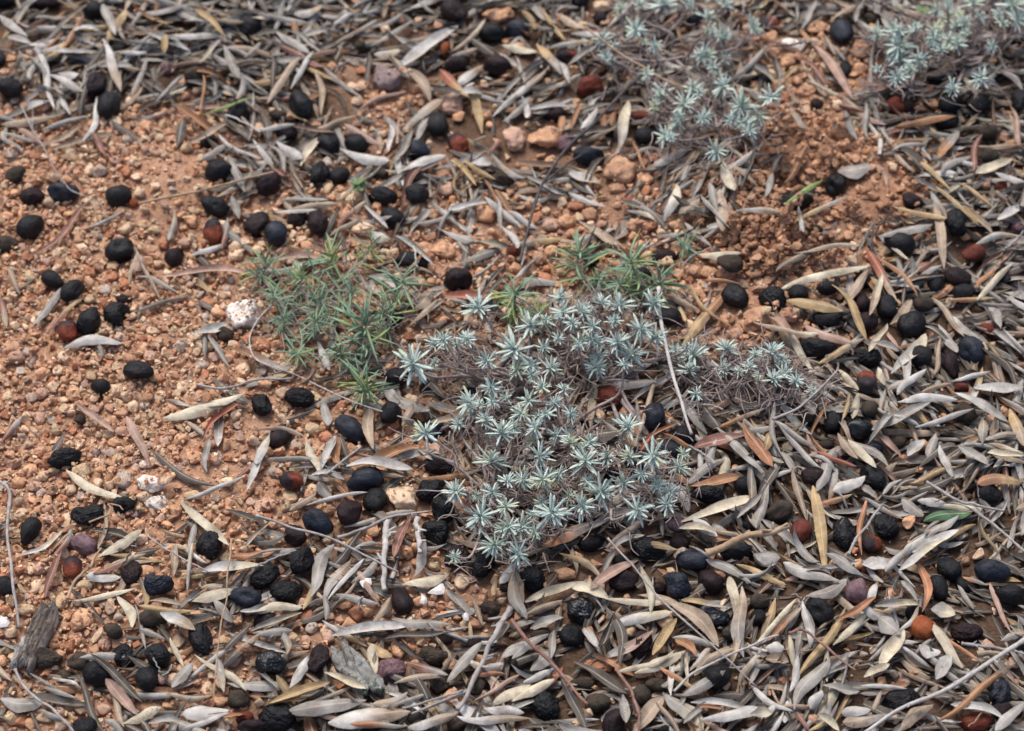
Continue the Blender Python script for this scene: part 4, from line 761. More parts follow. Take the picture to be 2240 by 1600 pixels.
def hand_leaf(u1, v1, u2, v2, wpx, ky, idx, single=True):
    z1 = z2 = .01; um, vm = (u1+u2)/2, (v1+v2)/2
    rs = random.Random(idx*13+5)
    for _ in range(3):
        p1, p2 = P(u1, v1, z1), P(u2, v2, z2); dxy = (p2-p1)[:2]; Lh = float(np.hypot(*dxy)); h = math.atan2(dxy[1], dxy[0])
        c = (p1+p2)/2; s = ppm(vm)
        thin = math.sqrt((math.cos(h)*.77)**2+math.sin(h)**2)
        roll = rs.uniform(.5, 1.2) if wpx > 22 else rs.uniform(.8, 1.7)
        W = wpx/s/thin*.86*(1+.13*roll*roll)
        a, b = settle(c[0], c[1], h, Lh, W, .92)
        if ky == 'G': a += .003
        z1 = a-b*Lh/2+.002; z2 = a+b*Lh/2+.002
    L = Lh*math.sqrt(1+b*b)
    sg = rs.choice((1, 1, -1))
    V, uv, T = leaf_geo(L, W, 13, 5, sg*roll, rs.uniform(-.04, .09), rs.uniform(-.07, .07), rs.uniform(-.9, .9), rs.uniform(.7, 1.3), rs.uniform(0, 9))
    V = orient(V, h, b)
    c1 = np.array(LC[ky])*rs.uniform(.90, 1.12)
    c2 = c1
    if ky in 'yroRO' and rs.random() < .45: c2 = np.array(LC[rs.choice('ytog')])
    elif ky in 'gwt' and rs.random() < .25: c2 = np.array(LC[rs.choice('tgc')])
    stamp(c[0], c[1], h, Lh, W, a, b, .0010+W*.08)
    if not single:
        hp.add(V+np.array([c[0], c[1], a+.0012+W*.12*roll]), QU[(13, 5)], uv, leaf_col(T, c1, c2, .1)); return
    me = np_mesh('olive_leaf', V, QU[(13, 5)], M_LEAF, uv=uv, col=leaf_col(T, c1, c2, rs.random()**3*.9 if ky not in 'GnOR' else .05))
    word = ('long' if math.hypot(u2-u1, v2-v1) > 115 else 'short' if math.hypot(u2-u1, v2-v1) < 60 else 'mid-sized')
    nm = LNAME[ky]
    wh = where(um, vm, {'n': 'dark green leaf'}.get(ky, ''))
    if (round(um), round(vm)) in LSPEC: lbl = LSPEC[(round(um), round(vm))]
    else: lbl = unique(f"{word} {nm} leaf {slope_word(u1, v1, u2, v2)}, {wh}")
    o = link('olive_leaf', me, loc=(c[0], c[1], a+.0012+W*.12*roll), label=lbl, cat='leaf', group='olive leaves lying on top of the litter')
LSPEC = {}
idx = 0
allv = []
for k in 'ABCDEFGHIJKLMNOP':
    ox, oy = TILES[k]
    for q in LEAVES[k].split('/'):
        x1, y1, x2, y2, wp, ky = q.split(); x1, y1, x2, y2 = (float(t)/3.7333 for t in (x1, y1, x2, y2))
        allv.append((x1+ox, y1+oy, x2+ox, y2+oy, float(wp), ky))
size_ = [math.hypot(q[2]-q[0], q[3]-q[1])*q[4]+(5000 if q[5] in 'GnROyc' else 0) for q in allv]; keep = set(sorted(range(len(allv)), key=lambda i: -size_[i])[:300])
for q in allv:
    hand_leaf(*q, idx, idx in keep); idx += 1
hp.link('leaf_litter', 'thick litter of loose silver-grey and tan olive leaves over the ground')
print('single leaves', idx)
# ================================================================== BARK, SHELL
def tilept(t, x, y): a, b = TILES[t]; return a+x/3.7333, b+y/3.7333
def bark(u1, v1, u2, v2, wpx, mat, label, seed, n_sl):
    """a root Empty with splintered slabs of bark"""
    r = random.Random(seed); zz = .012
    p1, p2 = P(u1, v1, zz), P(u2, v2, zz); h = math.atan2(p2[1]-p1[1], p2[0]-p1[0]); c = (p1+p2)/2
    L = float(np.hypot(*(p2-p1)[:2])); s = ppm((v1+v2)/2); W = wpx/s
    a, b = settle(c[0], c[1], h, L, W, .8)
    root = bpy.data.objects.new('bark_piece', None); COL.objects.link(root); root.location = (c[0], c[1], a); root['label'] = label; root['category'] = 'bark'
    root.rotation_euler = (0, -math.atan(b), h)
    for k in range(n_sl):
        off = (k-(n_sl-1)/2)/n_sl*W; nu, nv = 40, 10; ww = W/n_sl*1.35
        T, C = np.meshgrid(np.linspace(0, 1, nu), np.linspace(-1, 1, nv), indexing='ij')
        l0, l1 = r.uniform(0, .12), 1-r.uniform(0, .14)
        o = Vector((seed+k*3.3, 1, 1))
        nz = np.array([mn.fractal(Vector((x*5, y*6, 0))+o, .8, 2.2, 6) for x, y in zip(T.ravel(), C.ravel())]).reshape(T.shape)
        nz2 = np.array([mn.noise(Vector((x*10, y*1.2, 5))+o) for x, y in zip(T.ravel(), C.ravel())]).reshape(T.shape)
        prof = np.clip(np.minimum(T, 1-T)*7, .25, 1)**.6
        X = (l0+(l1-l0)*T-.5)*L+nz2*.002+C*r.uniform(-.002, .002); Y = off+C*ww/2*prof*(1+.22*nz2); Z = .0035*(1-C*C)+.0030*nz+.0012*k % .003
        top = np.stack([X, Y, Z+.0012], -1).reshape(-1, 3); bot = np.stack([X, Y*1.0, np.minimum(Z*.3, Z-.0008)-.0006], -1).reshape(-1, 3)
        V = np.vstack([top, bot]); F = quads(nu, nv); m = nu*nv; E = []
        for i in range(nu-1): E += [(i*nv, m+i*nv, m+(i+1)*nv, (i+1)*nv), (i*nv+nv-1, (i+1)*nv+nv-1, m+(i+1)*nv+nv-1, m+i*nv+nv-1)]
        for j in range(nv-1): E += [(j, j+1, m+j+1, m+j), ((nu-1)*nv+j, m+(nu-1)*nv+j, m+(nu-1)*nv+j+1, (nu-1)*nv+j+1)]
        F = np.vstack([F, F[:, ::-1]+m, np.array(E)])
        link('bark_slab', np_mesh('bark_slab', V, F, mat), root)
    stamp(c[0], c[1], h, L, W, a, b, .003)
    return root
bark(114, 1312, 32, 1462, 54, M_BARK, 'crumbling lichen-spotted scrap of bark at the lower left', 3, 5)
bark(732, 1402, 828, 1516, 50, M_BARKG, 'grey strip of bark with green streaks down its middle', 8, 2)
def shell(poly, t, label):
    pts = [P(*tilept(t, x, y), .010) for x, y in poly]; z = float(max(hat(p[0], p[1]) for p in pts))+.0015
    pts = np.array([P(*tilept(t, x, y), z) for x, y in poly]); c = pts.mean(0); V = []; n = len(pts)
    for ring, k in ((1, 0), (.55, .0012), (.0, .0018)):
        for p in pts: q = c+(p-c)*ring; V.append((q[0]-c[0], q[1]-c[1], k))
    V = np.array(V); V = np.vstack([V, V-np.array([0, 0, .0007])])
    F = []
    for s_ in (0, 3*n):
        for r_ in (0, 1):
            for i in range(n):
                f = (s_+r_*n+i, s_+r_*n+(i+1) % n, s_+(r_+1)*n+(i+1) % n, s_+(r_+1)*n+i); F.append(f if s_ == 0 else f[::-1])
    for i in range(n): F.append((i, 3*n+i, 3*n+(i+1) % n, (i+1) % n))
    link('shell_chip', np_mesh('shell_chip', V, np.array(F), M_SHELL, smooth=False), loc=c, label=label, cat='shell')
M_SHELL = plain('shell', (.72, .68, .62), (.82, .80, .77), 90, .4, .2)
shell([(1400, 440), (1450, 395), (1520, 345), (1545, 400), (1535, 445), (1470, 452)], 'N', 'thin white curved shell chip on the orange gravel')
shell([(845, 350), (880, 315), (940, 318), (945, 365), (905, 405), (870, 390)], 'N', 'broken white shell bit beside the pale curved leaf')
shell([(1340, 520), (1352, 440), (1395, 480), (1400, 510), (1370, 530)], 'N', 'small white shell sliver right of the purple-brown olive')
shell([(1680, 620), (1715, 590), (1745, 625), (1735, 665), (1700, 660)], 'N', 'small pale shell fragment in the rusty gravel')
shell([(0, 620), (40, 640), (85, 680), (60, 712), (0, 720)], 'M', 'white shell fragment at the left edge')

# ================================================================== TWIGS
def twig(t, pts, wpx, ky, label, name='twig', branches=(), lift=.004, wob=.00022, z_over=None):
    def lay(pts_, lift_):
        us = [tilept(t, x, y) if t else (x, y) for x, y in pts_]
        P0 = np.array([P(u, v, .012) for u, v in us])
        for _ in range(2):
            z = np.array([float(hat(p[0], p[1])) for p in P0])
            z = np.maximum(z, np.convolve(np.pad(z, 1, mode='edge'), [.5, 0, .5], 'valid'))+lift_
            if z_over: z = z+np.array(z_over[:len(z)] if len(z_over) >= len(z) else [0]*len(z))
            P0 = np.array([P(u, v, zz) for (u, v), zz in zip(us, z)])
        return P0
    A = lay(pts, lift); s = ppm(tilept(t, *pts[0])[1] if t else pts[0][1]); r = wpx/s/2
    line = smoothline(A, 34); rs = random.Random(int(pts[0][0]))
    line += smoothline(np.array([[rs.gauss(0, wob)*1.5, rs.gauss(0, wob)*1.5, rs.gauss(0, wob)*.5] for _ in range(9)]), 34)
    rad = r*np.linspace(1.0, .72, 34)*(1+.10*np.array([rs.uniform(-1, 1) for _ in range(34)])); rad[::11] *= 1.22
    c = line.mean(0)
    V, F = tube(line-c, rad, 8, .06)
    if branches or wpx > 6:
        root = bpy.data.objects.new(name, None); COL.objects.link(root); root.location = c; root['label'] = label; root['category'] = 'twig'; root['group'] = 'fallen twigs and dry stems'
        link('stem', np_mesh('stem', V, F, M_TW[ky]), root)
        for bp in branches:
            bw = bp[0]; L2 = smoothline(lay(bp[1], lift*.9), 16); L2[0] = line[np.argmin(((line-L2[0])**2).sum(1))]
            v2, f2 = tube(L2-c, bw/s/2*np.linspace(1.1, .7, 16), 7, .08); link('side_shoot', np_mesh('side_shoot', v2, f2, M_TW[ky]), root)
        # short snapped stubs and buds
        for k in range(2 if wpx < 8 else 4):
            i = rs.randrange(4, 30); dr = np.array([rs.gauss(0, 1), rs.gauss(0, 1), .5]); dr /= np.linalg.norm(dr)
            Ls = r*rs.uniform(2.2, 4); v2, f2 = tube(np.array([line[i]-c, line[i]-c+dr*Ls*.6, line[i]-c+dr*Ls]), np.array([r*.5, r*.42, r*.3]), 6, .1)
            link('snapped_stub', np_mesh('snapped_stub', v2, f2, M_TW[ky]), root)
        return root
    return link(name, np_mesh(name, V, F, M_TW[ky]), loc=c, label=label, cat='twig', group='fallen twigs and dry stems')
twig(None, [(592, 668), (560, 705), (545, 748), (562, 790), (640, 818), (735, 864), (800, 890), (905, 920)], 3.6, 'w', 'thin pale wiry stem looping from the green herb to the silver shrub', 'dry_stem', lift=.006)
twig(None, [(1441, 630), (1447, 700), (1466, 800), (1490, 880), (1511, 948)], 8.5, 'w', 'bare whitish twig leaning through the right of the silver shrub', lift=.022)
twig(None, [(1425, 148), (1370, 195), (1300, 270), (1240, 325), (1188, 400), (1165, 465), (1148, 530), (1138, 572)], 7.5, 'd', 'long dark twig slanting down from the upper silver shrub', lift=.012, branches=[(5, [(1190, 400), (1240, 360), (1270, 340)])])
twig(None, [(1278, 60), (1340, 105), (1420, 155), (1502, 196)], 5, 't', 'straight thin tan stem across the upper silver shrub', 'dry_stem', lift=.028)
twig(None, [(2245, 1398), (2180, 1440), (2100, 1492), (2040, 1522), (1975, 1548), (1890, 1605)], 11, 'w', 'long silver-grey twig crossing the lower right corner', lift=.010)
twig(None, [(1116, 1330), (1082, 1392), (1060, 1440), (1030, 1500), (1004, 1552)], 13, 'g', 'thick forked grey-brown twig at the bottom centre', lift=.006, branches=[(8, [(1018, 1515), (960, 1538), (900, 1562)]), (8, [(1082, 1372), (1105, 1352), (1068, 1355)])])
twig(None, [(1118, 1358), (1160, 1405), (1205, 1450), (1245, 1495), (1286, 1541)], 9, 'r', 'straight reddish-grey twig right of the forked twig', lift=.012)
twig(None, [(1345, 1465), (1368, 1492), (1388, 1530), (1396, 1565), (1398, 1604)], 8, 'r', 'knobbly reddish twig running off the bottom edge', lift=.009)
twig(None, [(1470, 1513), (1510, 1478), (1560, 1450), (1645, 1412), (1702, 1388)], 6, 'w', 'pale straight twig pointing up right over the grey leaves', lift=.011)
twig(None, [(-4, 1052), (20, 1080), (16, 1180), (28, 1280), (41, 1372)], 8, 'g', 'lone grey twig standing along the left edge', lift=.005)
twig(None, [(302, 445), (360, 434), (430, 420), (500, 402), (600, 375)], 6, 't', 'thin tan twig over the sandy patch', 'dry_stem', lift=.006)
twig(None, [(48, 232), (70, 280), (100, 330), (125, 380), (150, 412), (172, 425), (218, 445), (232, 478)], 3.2, 'g', 'hair-thin dry flower stalk at the upper left', 'dry_stem', lift=.010, branches=[(2.2, [(70, 280), (72, 252), (70, 236)])])
twig(None, [(430, 842), (490, 850), (560, 832), (640, 828)], 6, 'g', 'curved grey twig right of the gravel patch', lift=.005)
twig(None, [(560, 1128), (640, 1155), (721, 1177), (800, 1216), (873, 1252)], 6, 'g', 'grey twig between the black olives and the litter', lift=.012)
twig(None, [(738, 1176), (800, 1155), (870, 1128), (936, 1119)], 7, 'g', 'grey twig just below the cream pitted stone', lift=.010)
twig(None, [(845, 1140), (843, 1190), (838, 1240), (841, 1292)], 15, 'w', 'stout lichen-white stick standing up in the litter', lift=.007)
twig(None, [(913, 1135), (916, 1180), (919, 1212)], 13, 'w', 'short lichen-white stick below the cream stone', lift=.007)
twig(None, [(1690, 918), (1760, 882), (1825, 818), (1836, 795)], 6, 'g', 'thin grey twig rising between dark olives', lift=.012)
twig(None, [(1858, 1212), (1872, 1180), (1898, 1145), (1930, 1103)], 7, 'g', 'grey twig leaning between two wrinkled olives', lift=.016)
twig(None, [(1330, 1178), (1374, 1226), (1416, 1276), (1468, 1332), (1560, 1415), (1652, 1502)], 5, 'g', 'thin straight grey stem crossing the olive cluster', 'dry_stem', lift=.018)
twig(None, [(1728, 1386), (1745, 1378), (1766, 1384), (1806, 1416), (1870, 1467)], 7, 'r', 'smooth red-brown leaf stalk in the lower right litter', lift=.012)
twig(None, [(506, 1178), (500, 1250), (494, 1310), (478, 1400), (466, 1532)], 4, 't', 'very thin tan straw beside the wrinkled olives', 'dry_stem', lift=.012)
twig(None, [(1545, 1212), (1590, 1192), (1640, 1172), (1690, 1164), (1725, 1152)], 17, 't', 'thick tan dry stalk lying over black olives', lift=.012)
twig(None, [(2026, 1055), (2095, 1094), (2130, 1104), (2192, 1118)], 7, 'g', 'grey twig above the dark green leaf', lift=.012)
twig(None, [(2130, 1116), (2176, 1150), (2229, 1196), (2250, 1215)], 7, 'g', 'grey twig running right from the dark green leaf', lift=.013)
twig(None, [(2103, 1407), (2176, 1416), (2245, 1430)], 7, 'g', 'grey twig below the maroon olive at the right', lift=.010)
twig(None, [(146, 1312), (161, 1276), (180, 1256), (198, 1244), (206, 1222), (222, 1200)], 7, 't', 'crooked tan twig holding pale leaves at the left', lift=.007)
twig(None, [(35, 1464), (54, 1500), (85, 1530), (112, 1547), (138, 1575), (162, 1602)], 7, 'g', 'grey lichened twig in the lower left corner', lift=.005)
twig(None, [(880, 1550), (950, 1530), (1010, 1512)], 6, 'g', 'short grey twig beside the fork', lift=.008)
twig(None, [(560, 1240), (600, 1222), (650, 1204)], 5, 'g', 'short thin twig left of a wrinkled olive', lift=.012)
twig(None, [(322, 1172), (360, 1200), (400, 1222), (455, 1250)], 4, 'g', 'fine grey twig below the white rocks', 'dry_stem', lift=.006)
twig(None, [(712, 1040), (738, 1018), (790, 978)], 7, 'g', 'short stub of twig right of the crossed leaves', lift=.004)
twig(None, [(196, 1142), (235, 1128), (243, 1112), (236, 1104), (262, 1108), (268, 1116)], 4.5, 't', 'curling tan tendril over the wrinkled olives', 'tendril', lift=.010)
twig(None, [(1900, 540), (1912, 512), (1926, 492), (1940, 472)], 6, 'd', 'dark short twig at the head of the leaf fan', lift=.010)
twig(None, [(2200, 545), (2228, 520), (2245, 500)], 7, 'g', 'grey twig tip at the right edge', lift=.012)
twig(None, [(1645, 815), (1560, 800), (1460, 790)], 0.01, 'g', 'x') if False else None
rnd = random.Random(44)
for k in range(26):                                    # small bits of stalk among the leaves
    u, v = rnd.uniform(60, 2200), rnd.uniform(30, 1570)
    if lit_at(u, v) < 3.2: continue
    an = rnd.uniform(0, math.pi); L = rnd.uniform(30, 85)
    du, dv = math.cos(an)*L/2, math.sin(an)*L/2
    twig(None, [(u-du, v-dv), (u+rnd.uniform(-6, 6), v+rnd.uniform(-6, 6)), (u+du, v+dv)], rnd.uniform(3, 5.5), rnd.choice('gggtwd'), unique(f"thin dry leaf stalk {where(u, v)}"), 'leaf_stalk', lift=.006)

# ================================================================== PLANTS
def blade(L, W, curve, nu=7, thick=.35, seed=0):
    """a narrow leaf with real thickness: a flattened four-sided blade along +X, tip arching by curve"""
    r = random.Random(seed); t = np.linspace(0, 1, nu)
    hw = W/2*np.clip(.35+1.1*np.sin(math.pi*(t*.86+.02))**1.0, 0, 1.15)*np.clip((1-t)*5, .12, 1); hw[0] = W*.22
    X = t*L; Z = curve*L*t*t; Y = r.uniform(-.08, .08)*L*t*t if nu < 10 else r.choice((-1, 1))*r.uniform(.10, .34)*L*t*t
    V = []; U = []
    for k in range(nu):
        h = hw[k]
        for y, z, c in ((-h, h*.30, 0), (0, -h*thick*.2, .5), (h, h*.30, 1), (0, -h*thick*1.4, .5)):
            V.append((X[k], Y[k]+y, Z[k]+z)); U.append((t[k], c))
    F = []
    for k in range(nu-1):
        for q in range(4): F.append((k*4+q, k*4+(q+1) % 4, (k+1)*4+(q+1) % 4, (k+1)*4+q))
    F.append((4*(nu-1), 4*(nu-1)+1, 4*(nu-1)+2, 4*(nu-1)+3))
    return np.array(V), np.array(F), np.array(U)
BL_S = [blade(1, .13, c, 7, .5, k) for k, c in enumerate((.05, .12, -.05, -.14, .0, .18))]
BL_G = [blade(1, .072, c, 10, .6, 30+k) for k, c in enumerate((-.15, -.35, -.6, .12, -.25, -.45))]
BLM = {}
def blade_mesh(kind, k, mat):
    if (kind, k) not in BLM:
        V, F, U = (BL_S if kind == 's' else BL_G)[k]; BLM[(kind, k)] = np_mesh('leaf', V, F, mat, uv=U)
    return BLM[(kind, k)]
def frame(axis):
    a = Vector(axis).normalized(); return a.to_track_quat('Z', 'Y').to_matrix()
def rosette(parent, pos, axis, R, kind, mat, separate, rs, wild=1.0):
    """leaves in whorls around the end of a shoot; outer leaves are pieces of their own when separate"""
    B = BL_S if kind == 's' else BL_G
    M = frame(axis); Vs = []; Fs = []; Us = []; n = 0; kids = []
    whorls = ((10, .95, 4), (9, .86, 28), (7, .58, 54), (4, .36, 76)) if kind == 's' else ((6, 1.1, 8), (6, 1.0, 32), (4, .75, 54), (2, .45, 74))
    for wi, (cnt, lf, el) in enumerate(whorls):
        ph = rs.uniform(0, 6.28)
        for q in range(cnt):
            az = ph+q*2*math.pi/cnt+rs.gauss(0, (.2 if kind == 's' else .38)*wild); e = math.radians(el+rs.gauss(0, (11 if kind == 's' else 20)*wild)); L = R*lf*rs.uniform(.66, 1.14)
            k = rs.randrange(len(B))
            loc = M @ Matrix.Rotation(az, 3, 'Z') @ Matrix.Rotation(-e, 3, 'Y') @ Matrix.Rotation(rs.gauss(0, .35), 3, 'X')
            wsc = rs.uniform(.85, 1.2)*(1 if wi < 2 else 1.25)
            off = M @ Vector((0, 0, (-.20+.09*wi)*R if kind == 's' else (-.12+.08*wi)*R))
            if separate and wi < (2 if kind == 'g' else 1):
                kids.append((k, loc, L, wsc, off))
            else:
                V, F, U = B[k]; A = np.array(loc)
                Vs.append((V*np.array([L, L*wsc, L*wsc])) @ A.T+np.array(off)); Fs.append(F+n); Us.append(U); n += len(V)
    o = link('rosette', np_mesh('rosette', np.concatenate(Vs), np.concatenate(Fs), mat, uv=np.concatenate(Us)), parent)
    o.location = Vector(pos)
    for k, loc, L, wsc, off in kids:
        c = link('leaf', blade_mesh(kind, k, mat), o)
        c.matrix_local = Matrix.Translation(off) @ loc.to_4x4() @ Matrix.Diagonal((L, L*wsc, L*wsc, 1))
    return o
def plant(name, label, cat, bases, ros, kind, mat, hgt, seed, dead=24, sep=28, tangle=0, stem_r=.0010, spread=1.0):
    rs = random.Random(seed)
    if kind == 's':                                     # many smaller shoots fill in between the large ones
        ros = list(ros)+[(a+rs.gauss(0, 24), b+rs.gauss(4, 20), rs.uniform(13, 22)) for a, b, _ in ros[::1] if rs.random() < .45]
    B = []
    for u, v in bases:
        p = P(u, v, 0.0); z = float(hat(p[0], p[1])); p = P(u, v, z); B.append(np.array([p[0], p[1], float(H0[ij(p[0], p[1])])]))
    root = bpy.data.objects.new(name, None); COL.objects.link(root); c = np.mean(B, 0); root.location = c; root['label'] = label; root['category'] = cat
    big = sorted(range(len(ros)), key=lambda i: -ros[i][2])[:sep]
    DV = []; DF = []; DU = []; dn = 0
    for i, (u, v, rpx) in enumerate(ros):
        g = P(u, v, .015)
        z = float(hat(g[0], g[1]))+hgt*rs.uniform(.55, 1.15)
        p = P(u, v, z); R = rpx/ppm(v)*(1.06 if kind == 's' else 1.10)
        b = min(B, key=lambda q: np.hypot(q[0]-p[0], q[1]-p[1])*rs.uniform(.75, 1.3))
        out = np.array([p[0]-b[0], p[1]-b[1], 0]); d = np.linalg.norm(out)+1e-6; o_ = out/d
        # the shoot creeps out along the ground, then turns up
        j1 = b+np.array([rs.gauss(0, .003), rs.gauss(0, .003), 0])
        m1 = b+out*.40+np.array([rs.gauss(0, .005), rs.gauss(0, .005), (z-b[2])*.35+.003]); m2 = b+out*.78+np.array([rs.gauss(0, .004), rs.gauss(0, .004), (z-b[2])*.62])
        ax = np.array([o_[0]*.45+rs.gauss(0, .22), o_[1]*.45-.28+rs.gauss(0, .22), 1.0]); ax /= np.linalg.norm(ax)
        line = smoothline([j1, m1, m2, p-ax*R*.12], 16)
        V, F = tube(line-c, np.linspace(stem_r*1.25, stem_r*.6, 16), 6, .1)
        link('stem', np_mesh('stem', V, F, M_STEM), root)
        rosette(root, p-c, ax, R*(1 if kind == 's' else .92), kind, mat, i in big, rs, 1.0 if kind == 's' else 1.3)
        if kind == 'g':                                # live leaves all the way down the shoot
            GV = []; GF = []; GU = []; gn = 0
            for q in range(22):
                k = rs.uniform(4, 15); i0 = int(k); q0 = line[i0]; L = R*rs.uniform(.55, 1.05); Vb, Fb, Ub = BL_G[rs.randrange(6)]
                A = np.array(Matrix.Rotation(rs.uniform(0, 6.28), 3, 'Z') @ Matrix.Rotation(-rs.uniform(-.1, 1.1), 3, 'Y') @ Matrix.Rotation(rs.uniform(-.6, .6), 3, 'X'))
                GV.append((Vb*L) @ A.T+q0-c); GF.append(Fb+gn); GU.append(Ub); gn += len(Vb)
            link('stem_leaves', np_mesh('stem_leaves', np.concatenate(GV), np.concatenate(GF), mat, uv=np.concatenate(GU)), root)
        for q in range(dead):                          # withered leaves still clinging below the rosette
            f = rs.uniform(.35, .97); k = f*15; i0 = int(k); q0 = line[i0]+(line[min(i0+1, 15)]-line[i0])*(k-i0)
            L = R*rs.uniform(.35, .75) if kind == 's' else R*rs.uniform(.3, .6)
            Vb, Fb, Ub = (BL_S[rs.randrange(6)] if kind == 's' else BL_G[rs.randrange(6)])
            Vb = Vb.copy(); Vb[:, 1:] *= .62; th = Vb[:, 0]*rs.uniform(.8, 2.4); Vb[:, 2] += -(1-np.cos(th))*.5; Vb[:, 0] = np.sin(th)/max(.6, th.max())*1.0
            A = np.array(Matrix.Rotation(rs.uniform(0, 6.28), 3, 'Z') @ Matrix.Rotation(rs.uniform(-.9, .6), 3, 'Y') @ Matrix.Rotation(rs.uniform(-1, 1), 3, 'X'))
            DV.append((Vb*L) @ A.T+q0-c); DF.append(Fb+dn); DU.append(Ub); dn += len(Vb)
    for k, q in enumerate(B):                            # woody limbs from each rooted base
        for w_ in range(3 if kind == 's' else 0):
            u, v, _ = rs.choice(ros); g = P(u, v, .01); dd = np.array([g[0]-q[0], g[1]-q[1], 0]); dd *= min(1, .085/(np.linalg.norm(dd)+1e-6))
            z1 = float(hat(q[0]+dd[0], q[1]+dd[1]))
            V, F = tube(smoothline([q-np.array([0, 0, .004]), q+dd*.35+np.array([rs.gauss(0, .007), rs.gauss(0, .005), hgt*.10]), q+dd*.7+np.array([rs.gauss(0, .007), rs.gauss(0, .006), hgt*.2]), q+dd+np.array([0, 0, hgt*.3])], 18)-c, np.linspace(.0018, .0009, 18)*(1+.12*np.sin(np.arange(18)*2.1+k)), 8, .12)
            link('limb', np_mesh('limb', V, F, M_STEM), root)
    if DV: link('withered_leaves', np_mesh('withered_leaves', np.concatenate(DV), np.concatenate(DF), M_DEAD, uv=np.concatenate(DU)), root, kind='stuff')
    TV = []; TF = []; tn = 0
    for k in range(tangle):
        u, v, r_ = rs.choice(ros); g = P(u+rs.gauss(0, 22), v+rs.gauss(0, 18)+14, .015); z = float(hat(g[0], g[1]))+rs.uniform(.001, .45)*hgt
        p = P(u+rs.gauss(0, 22), v+rs.gauss(0, 18)+14, z); L = rs.uniform(.006, .020); an = rs.uniform(0, 6.28)
        dv = np.array([math.cos(an)*L, math.sin(an)*L, rs.uniform(-.4, .6)*L])
        mid = p+dv*.5+np.array([rs.gauss(0, .0022), rs.gauss(0, .0022), rs.gauss(0, .002)])
        V, F = tube(smoothline([p, mid, p+dv], 7)-c, np.linspace(.00055, .0003, 7), 4, .1); TV.append(V); TF.append(F+tn); tn += len(V)
    if TV: link('twiggy_tangle', np_mesh('twiggy_tangle', np.concatenate(TV), np.concatenate(TF), M_DEAD), root, kind='stuff')
    return root
def prs(s): return [tuple(float(x) for x in q.split()) for q in s.split('/')]
CENTRE = prs("1185 845 28/1215 880 26/1140 905 28/1250 905 24/1170 935 26/1060 915 26/1105 870 24/1235 850 22/1195 905 22/1245 955 24/1160 800 26/1045 670 45/1018 742 28/950 750 28/902 793 48/970 745 25/1064 790 30/1124 764 50/1160 707 38/1227 649 30/1232 681 30/1275 681 30/1251 706 25/1356 665 38/1318 660 26/1431 662 36/1297 713 26/1294 743 30/1267 751 26/1350 748 32/1404 719 38/1436 737 30/1385 775 38/1310 780 28/1302 804 30/1206 802 34/1222 740 20/1476 766 26/1026 880 38/930 947 40/1002 926 24/1098 942 42/1074 848 28/1077 1003 45/1144 1049 26/994 1076 38/1077 1078 26/1050 1129 42/1106 1108 30/1112 1151 32/1082 1194 38/1155 876 30/1134 1212 34/1125 934 25/1184 998 38/1216 953 26/1291 966 30/1281 1006 40/1326 998 30/1377 998 28/1372 931 36/1246 966 24/1431 996 40/1487 1022 32/1404 1038 26/1364 1057 32/1439 1062 24/1318 1076 46/1147 1052 34/1187 1049 32/1219 1038 22/1466 1076 28/1460 1104 28/1396 1116 38/1273 1108 38/1208 1121 44/1140 1156 36/1286 1054 24/1130 808 28/1190 760 24/1345 700 22/1170 1165 26/1245 1085 22/1110 1050 24")
RIGHT = prs("1514 772 44/1591 759 34/1688 767 34/1581 807 28/1554 810 26/1709 799 26/1718 819 38/1693 827 28/1522 862 22/1508 806 30/1640 800 20/1742 832 24")
TOP = prs("1390 64 36/1452 5 36/1318 86 28/1326 123 22/1433 99 20/1549 35 30/1508 8 24/1578 75 34/1648 56 30/1538 118 32/1586 129 20/1444 204 30/1516 193 30/1498 225 38/1433 228 20/1581 188 32/1624 230 44/1688 212 34/1482 268 30/1455 297 30/1565 329 28/1543 254 24/1629 270 30/1401 8 22/1415 161 20/1570 166 26/1660 255 26/1600 262 24/1356 18 20/1590 10 24/1640 285 24")
TOPR = prs("1956 64 36/1919 72 24/1967 99 42/1967 126 36/2010 131 30/1964 169 30/1999 62 24/2044 67 30/2077 43 36/2093 94 32/2109 51 28/2085 190 24/2146 171 30/2130 5 28/2216 11 36/2229 43 30/2144 35 22/2170 102 20/2058 107 22/2192 48 22/2170 -20 30/2240 -10 30/2050 20 22/1990 150 22")
LEFTG = prs("581 577 56/723 563 60/809 545 46/881 617 72/798 705 72/699 657 50/747 775 50/648 775 46/804 854 64/600 648 34/690 700 40/660 610 36/770 640 44/838 680 40/620 700 30")
MIDG = prs("1267 555 68/1382 574 62/1441 622 58/1125 641 62/1355 622 38/1180 690 40/1310 610 36")
SPRIG = prs("1500 541 38")
plant('silver_shrub', 'large silver-leaved dwarf shrub sprawling in the middle of the ground', 'plant', [(1215, 960), (1270, 1090), (1290, 790), (1090, 1090), (1160, 860), (1400, 1060)], CENTRE, 's', M_SILV, .034, 5, 32, 24, 1300)
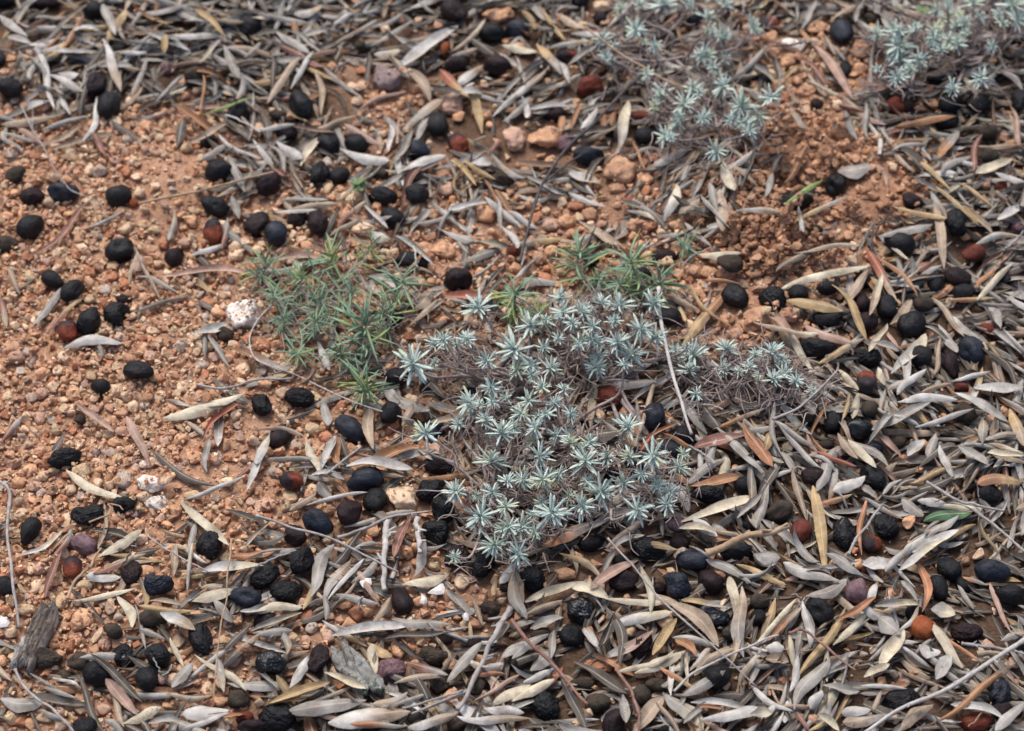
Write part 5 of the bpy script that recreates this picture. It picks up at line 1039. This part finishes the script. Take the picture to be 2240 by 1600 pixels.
plant('silver_shrub', 'small sprawling silver sprig at the right side of the large shrub', 'plant', [(1600, 870), (1680, 880)], RIGHT, 's', M_SILV, .022, 6, 34, 12, 420)
plant('silver_shrub', 'silver-leaved shrub at the top, with long stems, right of centre', 'plant', [(1500, 150), (1590, 250), (1440, 110)], TOP, 's', M_SILV, .032, 7, 26, 28, 600)
plant('silver_shrub', 'silver-leaved shrub cut off by the upper right corner', 'plant', [(2110, 130), (2000, 130), (2200, 60)], TOPR, 's', M_SILV, .038, 8, 30, 24, 700)
plant('green_herb', 'green narrow-leaved herb left of the silver shrub', 'plant', [(700, 740), (790, 800), (640, 690)], LEFTG, 'g', M_GREEN, .018, 9, 14, 15, 180, .0008)
plant('green_herb', 'green narrow-leaved herb behind the top of the silver shrub', 'plant', [(1300, 640), (1400, 650), (1180, 680)], MIDG, 'g', M_GREEN, .018, 10, 14, 8, 60, .0008)
plant('green_herb', 'tiny single green sprout on the crumbly soil', 'plant', [(1502, 560)], SPRIG, 'g', M_GREEN, .008, 12, 2, 1, 0, .0006)
# two scraps of broad green seedling leaf
M_SEED = foliage('seedling_leaf', (.12, .20, .07), (.18, .28, .12), (.25, .32, .10))
for (u, v, lab) in ((783, 408, 'bright green seedling half hidden by a grey olive leaf'), (2018, 28, 'yellow-green seedling tuft beside the corner shrub')):
    g = P(u, v, .01); z = float(hat(g[0], g[1]))+.005; p = P(u, v, z)
    rt = bpy.data.objects.new('seedling', None); COL.objects.link(rt); rt.location = p; rt['label'] = lab; rt['category'] = 'plant'
    for q in range(6):
        V, F, U = blade(1, .6, -.1, 7, .3, q); L = random.uniform(.004, .008)
        o = link('leaf', np_mesh('leaf', V*L, F, M_SEED, uv=U), rt); o.rotation_euler = (random.uniform(-.4, .4), random.uniform(-.6, 0), q*1.05+random.uniform(-.3, .3)); o.location = (0, 0, random.uniform(0, .002))
import sys
print('objects', len(bpy.data.objects), 'tris', sum(len(m.loops)-2*len(m.polygons) for m in bpy.data.meshes))
